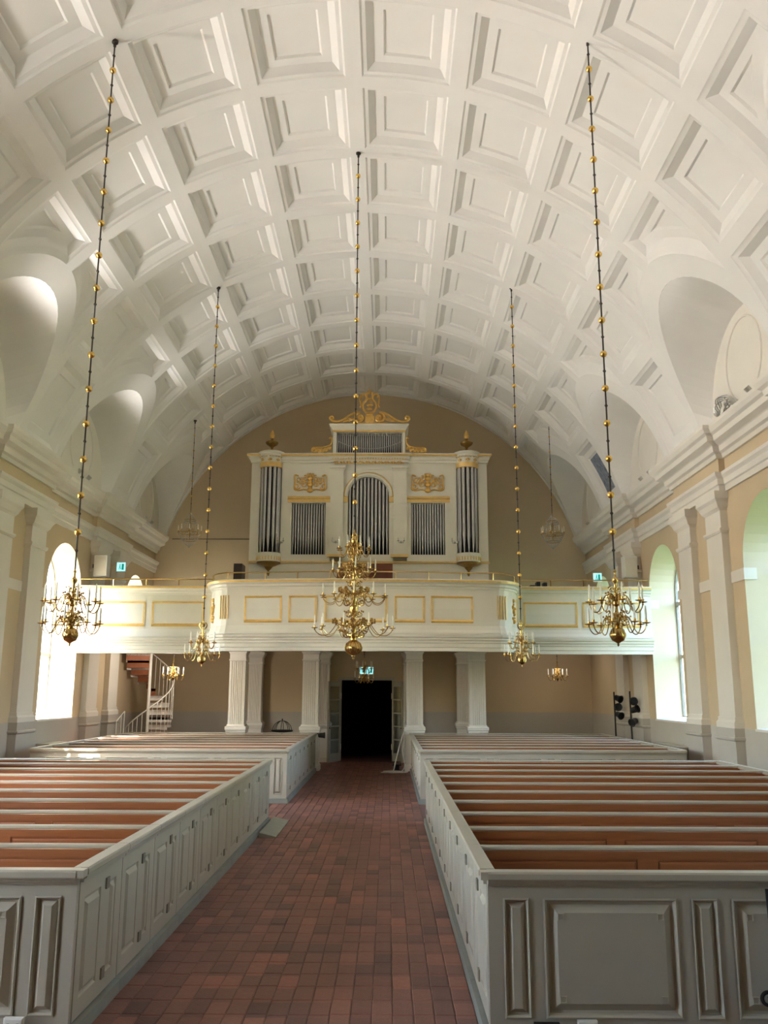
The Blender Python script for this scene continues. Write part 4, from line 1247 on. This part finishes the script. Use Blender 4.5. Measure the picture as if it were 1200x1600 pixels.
SH_B = [(.004, 0), (.012, .03), (.009, .05), (.035, .075), (.085, .11), (.10, .17), (.085, .22), (.03, .25), (.04, .28), (.018, .31), (.035, .38), (.018, .44), (.045, .50), (.045, .53), (.018, .56), (.03, .64), (.016, .70), (.03, .76), (.014, .82), (.02, .90), (.012, .98), (.022, 1.0), (.006, 1.02)]
B1 = chandelier('smaller brass chandelier with crest hanging before the left rounded pier of the gallery', (-4.02, 18.97, 2.70), 11.52,
                [(.25, .37, 8, .20, .2), (.51, .27, 8, .20, .55)], SH_B,
                [(.38, .08, 8, .055), (.62, .06, 8, .05), (.70, .05, 6, .045)], 'crested brass chandeliers', .90)
variant(B1, (2.89, 18.97, 2.71), .35, 'smaller brass chandelier with crest hanging before the right rounded pier of the gallery')
SH_C = [(.004, 0), (.02, .02), (.014, .04), (.035, .06), (.03, .085), (.09, .11), (.14, .17), (.145, .21), (.12, .28), (.05, .33), (.055, .37), (.10, .40), (.10, .43), (.04, .46), (.045, .54), (.07, .60), (.04, .66), (.035, .74), (.06, .80), (.075, .86), (.075, .90), (.04, .94), (.05, 1.0), (.06, 1.08), (.035, 1.14), (.03, 1.24), (.06, 1.30), (.06, 1.34), (.03, 1.38), (.045, 1.48), (.03, 1.56), (.025, 1.66), (.05, 1.72), (.05, 1.76), (.028, 1.80), (.04, 1.90), (.03, 1.98), (.06, 2.04), (.065, 2.09), (.04, 2.14), (.05, 2.17), (.015, 2.20), (.012, 2.26)]
C1 = chandelier('great four-tier brass chandelier hanging over the middle of the aisle', (-.59, 15.0, 2.72), 12.38,
                [(.53, .67, 10, .19, .1), (1.07, .56, 10, .18, .35), (1.52, .37, 8, .18, .1), (1.90, .28, 8, .18, .4)], SH_C,
                [(.44, .14, 10, .07), (.62, .16, 10, .07), (.78, .10, 8, .06), (.98, .14, 10, .065), (1.16, .14, 10, .06), (1.30, .08, 8, .05), (1.45, .11, 8, .055), (1.62, .10, 8, .05), (1.74, .06, 6, .045), (1.84, .09, 8, .05), (2.0, .08, 8, .045), (2.12, .04, 6, .04)])
b = B()
for k in range(12):
    a = 2 * PI * k / 12
    for z, r in ((.66, .36), (1.20, .26), (1.62, .2)):
        o = len(b.v)
        for q in range(6): b.ball((r, .03 * math.cos(PI * q / 3), z + .03 * math.sin(PI * q / 3)), .018, 5, 4)
        b.ball((r, 0, z), .016, 5, 4); b.tube([(r, 0, z - .02), (r * .6, 0, z - .12)], .006, 4); b.rot(a, 'Z', o)
fo = b.build('brass_flowers', 'brass', C1, True); fo['kind'] = 'stuff'
b = B()
for k in range(16):
    a = 2 * PI * k / 16; b.tube([(.03 * math.cos(a), .03 * math.sin(a), .085)] + [(r * math.cos(a), r * math.sin(a), z) for r, z in ((.092, .11), (.142, .17), (.147, .21), (.122, .28))] + [(.05 * math.cos(a), .05 * math.sin(a), .33)], .009, 4)
fo = b.build('ball_gadroons', 'brass', C1, True); fo['kind'] = 'stuff'
D1 = chandelier('small two-tier brass chandelier hanging under the gallery before the doorway', (-.70, 26.0, 2.42), 3.56,
                [(.13, .27, 6, .19, .0), (.42, .25, 6, .19, .4)], [(.004, 0), (.014, .03), (.05, .06), (.07, .11), (.05, .16), (.02, .19), (.03, .26), (.02, .34), (.045, .41), (.02, .46), (.03, .54), (.015, .62), (.02, .70), (.006, .74)],
                [(.24, .06, 6, .04), (.5, .05, 6, .04)], None, 0, .2)
E1 = chandelier('small one-tier brass chandelier under the left side of the gallery by the stair', (-5.97, 24.5, 2.45), 3.56,
                [(.15, .28, 6, .20, .3)], [(.004, 0), (.014, .03), (.04, .06), (.05, .10), (.03, .15), (.02, .2), (.035, .28), (.02, .36), (.03, .46), (.015, .54), (.025, .6), (.006, .66)],
                [(.26, .06, 6, .05), (.36, .05, 6, .04)], 'one-tier brass chandeliers', 0, .24)
variant(E1, (5.15, 26.8, 2.50), .5, 'small one-tier brass chandelier under the right side of the gallery, before the bare wall').scale = (1, 1, .98)

# point lights added at the two outer chandeliers to lift the wall under the gallery
for t, p, z in ([(o, 5.0 if o.location.x < -3 else 1.3, .5) for o in list(COL.objects) if o.name.startswith('brass_chandelier') and o.location.y > 23 and abs(o.location.x) > 3]):
    ld = bpy.data.lights.new('gallery_fill', 'POINT'); ld.energy = p; ld.color = (1.0, .90, .78); ld.shadow_soft_size = .22
    lo_ = bpy.data.objects.new('gallery_fill', ld); COL.objects.link(lo_); lo_.parent = t; lo_.location = (0, 0, z)

def crystal_chandelier(label, loc, hook_z):
    t = thing('crystal_chandelier', label, 'chandelier', loc, 0, 'crystal chandeliers')
    B().lathe([(.01, .25), (.02, .4), (.012, .55), (.03, .7), (.012, .85), (.02, 1.0), (.008, 1.08)], seg=8).build('stem', 'bronze', t, True)
    for r, z in ((.17, .82), (.31, .44), (.19, .22)):
        B().tube([(r * math.cos(2 * PI * k / 24), r * math.sin(2 * PI * k / 24), z) for k in range(25)], .010, 5, False).build('ring', 'bronze', t, True)
    am, pm, cm_ = arm_mesh(.33, .006), pan_mesh(.33, .04), candle_mesh(.33, .17, .011)
    for k in range(8):
        a = put(am, 'arm', t, (0, 0, .46), 2 * PI * k / 8 + .2); put(pm, 'drip_pan', a); put(cm_, 'candle', a)
    b = B()
    def strand(p, q, sag, n):
        for i in range(n + 1):
            u = i / n; x = [p[j] + (q[j] - p[j]) * u for j in range(3)]; x[2] -= sag * math.sin(PI * u)
            b.lathe([(.002, x[2] - .02), (.011, x[2]), (.002, x[2] + .012)], (x[0], x[1]), 4)
    for k in range(16):
        a = 2 * PI * k / 16; c, s = math.cos(a), math.sin(a)
        strand((.17 * c, .17 * s, .82), (.31 * c, .31 * s, .44), .08, 9)
        strand((.31 * c, .31 * s, .43), (.04 * c, .04 * s, .06), .07, 8)
        strand((.17 * c, .17 * s, .84), (.03 * c, .03 * s, 1.02), .02, 5)
        strand((.19 * c, .19 * s, .22), (.31 * math.cos(a + .4), .31 * math.sin(a + .4), .42), .05, 6)
        strand((.17 * c, .17 * s, .80), (.17 * math.cos(a + .39), .17 * math.sin(a + .39), .80), .06, 4)
    b.ball((0, 0, .03), .03, 8, 6)
    o = b.build('crystal_strands', 'crystal', t); o['kind'] = 'stuff'
    chain(t, 1.08, hook_z - loc[2], .46, .03, .009)
    return t
F1 = crystal_chandelier('crystal chandelier hanging high left of the organ', (-5.80, 24.92, 6.27), 10.14)
variant(F1, (4.80, 24.92, 6.25), .2, 'crystal chandelier hanging high right of the organ')

# ------------------------------------------------------------------ spiral stair
st = thing('spiral_staircase', 'white spiral staircase with red-brown treads under the left end of the gallery', 'staircase', (-7.02, 26.02, 0))
B().lathe([(.045, 0), (.045, 3.62), (.03, 3.66)], seg=12).build('newel_pole', 'whitepaint', st, True)
NS = 17; DA = math.radians(22.5)
rail_pts = []
for k in range(NS):
    z = .205 * (k + 1); a = DA * k - math.radians(135); R = .70
    P = [(.04 * math.cos(a), .04 * math.sin(a)), (R * math.cos(a), R * math.sin(a)), (R * math.cos(a + DA / 2), R * math.sin(a + DA / 2)), (R * math.cos(a + DA), R * math.sin(a + DA)), (.04 * math.cos(a + DA), .04 * math.sin(a + DA))]
    B().prism(P, z - .012, z + .004).build('tread', 'tread', st)
    f = B()
    f.add([(*P[1], z - .075), (*P[2], z - .075), (*P[3], z - .075), (*P[1], z), (*P[2], z), (*P[3], z), (*P[0], z - .075), (*P[0], z)], [(0, 1, 4, 3), (1, 2, 5, 4), (6, 0, 3, 7)])
    f.build('tread_edge', 'whitepaint', st)
    if k < 10:
        B().add([(*P[0], z), (*P[1], z), (*P[1], z - .14), (*P[0], z - .14)], [(0, 1, 2, 3)]).build('step_front', 'whitepaint', st)
    else:
        B().add([(*P[0], z), (*P[1], z), (*P[1], z - .20), (*P[0], z - .20)], [(0, 1, 2, 3)]).build('riser', 'tread', st)
    for q in (.1, .6):
        aa = a + DA * q
        B().tube([(R * math.cos(aa), R * math.sin(aa), z - .05), (R * math.cos(aa), R * math.sin(aa), min(z + .92 + .205 * q, 3.55 if k < 12 else 4.6))], .009, 5).build('baluster', 'whitepaint', st, True)
    for q in (0, .5): rail_pts.append((R * math.cos(a + DA * q), R * math.sin(a + DA * q), z + .93 + .205 * q))
rail_pts = [p for p in rail_pts if p[2] < 3.55]
B().tube(rail_pts, .016, 6).build('handrail', 'whitepaint', st, True)
sr = thing('stair_rail', 'small white tubular rail standing by the left wall near the spiral stair', 'handrail', (-7.62, 25.0, 0))
B().tube([(0, 0, 0), (0, 0, 1.35), (.14, .25, 1.62), (.14, .25, 0)], .016, 6).build('rail_tube', 'whitepaint', sr, True)
B().tube([(.09, .14, 0), (.09, .14, 1.5)], .012, 6).build('rail_post', 'whitepaint', sr, True)

# ------------------------------------------------------------------ lamp stands, candle globe, rail lamp, cable
def lamp_stand(label, loc, heads, h):
    t = thing('lamp_stand', label, 'lamp stand', loc, 0, 'black stage lamp stands')
    B().tube([(0, 0, .0), (0, 0, h)], .022, 8).build('pole', 'black', t, True)
    for k in range(3):
        a = 2 * PI * k / 3 + .4
        B().tube([(0, 0, .35), (.22 * math.cos(a), .22 * math.sin(a), .02)], .012, 6).build('leg', 'black', t, True)
    for z, a, e in heads:
        hd = B(); o = len(hd.v)
        hd.lathe([(.03, -.12), (.075, -.10), (.085, .02), (.11, .08), (.095, .09), (.08, .03)], seg=14).rot(PI / 2 + e, 'X').rot(a, 'Z').shift((.11 * math.cos(a - PI / 2 + 1.3), -.05, z))
        hd.tube([(0, 0, z), (.11 * math.cos(a - PI / 2 + 1.3), -.05, z)], .014, 6)
        hd.build('lamp_head', 'black', t, True)
lamp_stand('black stage lamp stand by the right wall under the gallery, the farther one', (6.22, 24.4, 0), [(2.02, .6, .3), (1.78, -.3, -.2), (1.58, .4, .3)], 2.2)
lamp_stand('black stage lamp stand by the right wall under the gallery, the nearer one', (6.26, 22.95, 0), [(1.98, -.4, .2), (1.76, .7, -.3), (1.45, -.9, .3)], 2.22)
cg = thing('candle_globe', 'black iron votive candle globe on a stand behind the left rear pews', 'candle stand', (-3.10, 26.2, 0))
B().tube([(0, 0, 0), (0, 0, 1.03)], .025, 8).build('stand_pole', 'black', cg, True); B().lathe([(.2, 0), (.19, .02), (.03, .04)], seg=16).build('foot', 'black', cg, True)
B().lathe([(.05, 1.0), (.31, 1.03), (.32, 1.075), (.29, 1.075), (.28, 1.05), (.02, 1.04)], seg=24).build('tray', 'black', cg, True)
for k in range(4):
    a = PI * k / 4
    B().tube([(.28 * math.cos(u) * math.cos(a), .28 * math.cos(u) * math.sin(a), 1.06 + .28 * math.sin(u)) for u in [PI * i / 14 for i in range(15)]], .009, 5).build('hoop', 'black', cg, True)
B().ball((0, 0, 1.37), .02, 6, 4, (1, 1, 1.8)).build('finial', 'black', cg, True)
rl = thing('rail_lamp', 'black clamp lamp on the aisle end of the rear left pews', 'lamp', (-1.985, 25.25, .99))
B().lathe([(.03, -.12), (.06, -.10), (.075, .04), (.09, .07), (.07, .08)], seg=14).rot(PI / 2, 'Y').shift((.13, .08, -.02)).build('lamp_head', 'black', rl, True)
B().tube([(-.03, .08, .03), (.03, .08, .02), (.06, .08, -.02)], .018, 6).build('clamp', 'black', rl, True)
cb = thing('cable', 'white cable hanging from the rear right pew end to a coil on the bricks', 'cable', (.27, 24.88, 0))
b = B()
b.tube(spline([(.30, .30, 1.05), (.2, .30, 1.09), (.16, .30, 1.02), (.06, .2, .7), (-.05, .05, .3), (-.12, .0, .05), (-.3, -.1, .02)], 5), .016, 6)
b.tube(spline([(.28, .31, 1.02), (.20, .30, .9), (.15, .2, .55), (.2, .1, .2), (.1, .0, .03), (-.2, -.2, .02), (-.45, -.15, .02), (-.2, .05, .02)], 5), .014, 6)
for q, (cx, cy, r) in enumerate(((-.12, -.05, .2), (-.02, -.12, .23), (-.16, -.16, .17))): b.tube([(cx + r * 1.3 * math.cos(2 * PI * k / 20), cy + r * math.sin(2 * PI * k / 20), .018 + .014 * q) for k in range(21)], .014, 6, False)
b.build('cable_run', 'whitepaint', cb, True)
dr = thing('cable_drum', 'black cable drum on the floor beside the rear right pews', 'cable drum', (.26, 25.5, 0))
B().lathe([(.13, 0), (.13, .02), (.07, .02), (.07, .14), (.13, .14), (.13, .16)], seg=16).build('reel', 'rubber', dr, True)
B().tube([(-.1, 0, .16), (-.1, 0, .24), (.1, 0, .24), (.1, 0, .16)], .012, 6).build('carry_handle', 'black', dr, True)

# ------------------------------------------------------------------ speakers, exit signs, heater covers
for sg, x, side in ((-1, XL, 'left'), (1, XR, 'right')):
    t = thing('loudspeaker', 'white box loudspeaker on the %s wall pilaster above the gallery rail' % side, 'speaker', (x - sg * .16, 22.75, 5.12))
    B().rings([(-.02, 0), (-.02, .56), (.33, .56), (.33, 0)], [(0, 0), (0, .26), (.012, .275)], lambda a, c, h: (-sg * a, -h, c), True).build('box', 'plastic', t)
    B().rings([(.01, .03), (.01, .53), (.30, .53), (.30, .03)], [(0, .27), (.004, .285)], lambda a, c, h: (-sg * a, -h, c)).build('front_grille', 'white', t)
    B().box(min(0, sg * .1), max(0, sg * .1), -.1, .02, .2, .34).build('bracket', 'iron', t)
def exit_sign(label, loc, w, h, two=False):
    t = thing('exit_sign', label, 'exit sign', loc)
    B().box(-w / 2 - .015, w / 2 + .015, .0, .05, -h / 2 - .015, h / 2 + .015, .006).build('housing', 'plastic', t)
    for e in ((-1, 1) if two else (0,)):
        pw = w / 2 - .02 if two else w; cx = e * (w / 4 + .01)
        B().box(cx - pw / 2, cx + pw / 2, -.006, 0, -h / 2, h / 2).build('lit_panel', 'exitglow', t)
        g = B(); y0, y1 = -.010, -.006
        g.box(cx + pw * .06, cx + pw * .34, y0, y1, -h * .36, h * .36)
        g.box(cx - pw * .20, cx - pw * .06, y0, y1, -h * .1, h * .18); g.ball((cx - pw * .12, -.008, h * .27), h * .08, 8, 5, (1, .3, 1))
        g.box(cx - pw * .26, cx - pw * .18, y0, y1, -h * .36, -h * .08); g.box(cx - pw * .1, cx, y0, y1, -h * .3, -h * .1)
        g.build('pictogram', 'exitgreen', t)
exit_sign('lit green exit sign on the left wall above the gallery', (-7.55, 24.3, 5.62), .24, .24)
exit_sign('lit green exit sign on the right wall above the gallery', (6.38, 26.3, 5.62), .24, .24)
exit_sign('lit double exit sign above the open doorway', (-.70, Y1 - .06, 2.86), .44, .22, True)
for sg, x, side, ya, yb in ((1, XR, 'right', 19.5, 21.2), (-1, XL, 'left', 19.9, 21.0)):
    t = thing('heater_cover', 'low grey heater cover with pale top against the %s wall below a window' % side, 'heater', (x - sg * .02, 0, 0))
    B().box(*sorted((-sg * .26, -sg * .0)), ya + .02, yb - .02, 0, .98).build('casing', 'plinth', t)
    B().box(*sorted((-sg * .30, 0)), ya, yb, .98, 1.03, .008).build('top_board', 'pew', t)
    for k in range(5): B().box(*sorted((-sg * .268, -sg * .255)), ya + .1, yb - .1, .15 + .16 * k, .22 + .16 * k).build('slat', 'pew', t)

# ------------------------------------------------------------------ silver uplights on the cornices
def uplight(side, yc, label, sg, x, power):
    t = thing('uplight', label, 'spotlight', (x, yc, 7.30), 0, 'uplights on the cornices')
    for e in (-1, 1):
        B().tube([(0, e * .35, 0), (0, e * .35, .09)], .014, 6).build('stem', 'silver', t, True)
        hd = B().lathe([(.03, -.08), (.05, -.06), (.055, .06), (.062, .07), (.05, .07), (.045, .03), (.004, .02)], seg=14)
        hd.rot(-sg * math.radians(42), 'Y').shift((0, e * .35, .15)); hd.build('lamp_can', 'silver', t, True)
    if power:
        ld = bpy.data.lights.new('uplight_lamp', 'SPOT'); ld.energy = power; ld.color = (1.0, .965, .955)
        ld.spot_size = math.radians(106); ld.spot_blend = 1.0; ld.shadow_soft_size = .16
        lo_ = bpy.data.objects.new('uplight_lamp', ld); COL.objects.link(lo_); lo_.parent = t
        lo_.location = (-sg * .22, 0, .28)
        lo_.rotation_euler = Vector((-sg * .92, 0.0, .39)).to_track_quat('-Z', 'Y').to_euler()
UP_LEFT = (60, 62, 62, 40, 0); UP_RIGHT = (8, 8, 8, 8, 0)
for k, yc in enumerate(BAYS):
    for sg, side, x in ((1, 'right', XR - .26), (-1, 'left', XL + .26)):
        uplight(side, yc, 'silver twin spotlight on the %s cornice in the %s lunette from the front' % (side, ORD[k]), sg, x, (UP_RIGHT if sg > 0 else UP_LEFT)[k])
cc = thing('cable_coil', 'grey coil of cable lying on the right cornice beside a spotlight', 'cable', (XR - .31, 15.75, 7.30))
b = B()
for q in range(5):
    r = .16 + .02 * (q % 3)
    b.tube([(.06 * math.sin(k * .9 + q), r * 1.5 * math.cos(2 * PI * k / 18), r + .02 + r * math.sin(2 * PI * k / 18)) for k in range(19)], .012, 5, False)
b.build('coil', 'silver', cc, True)
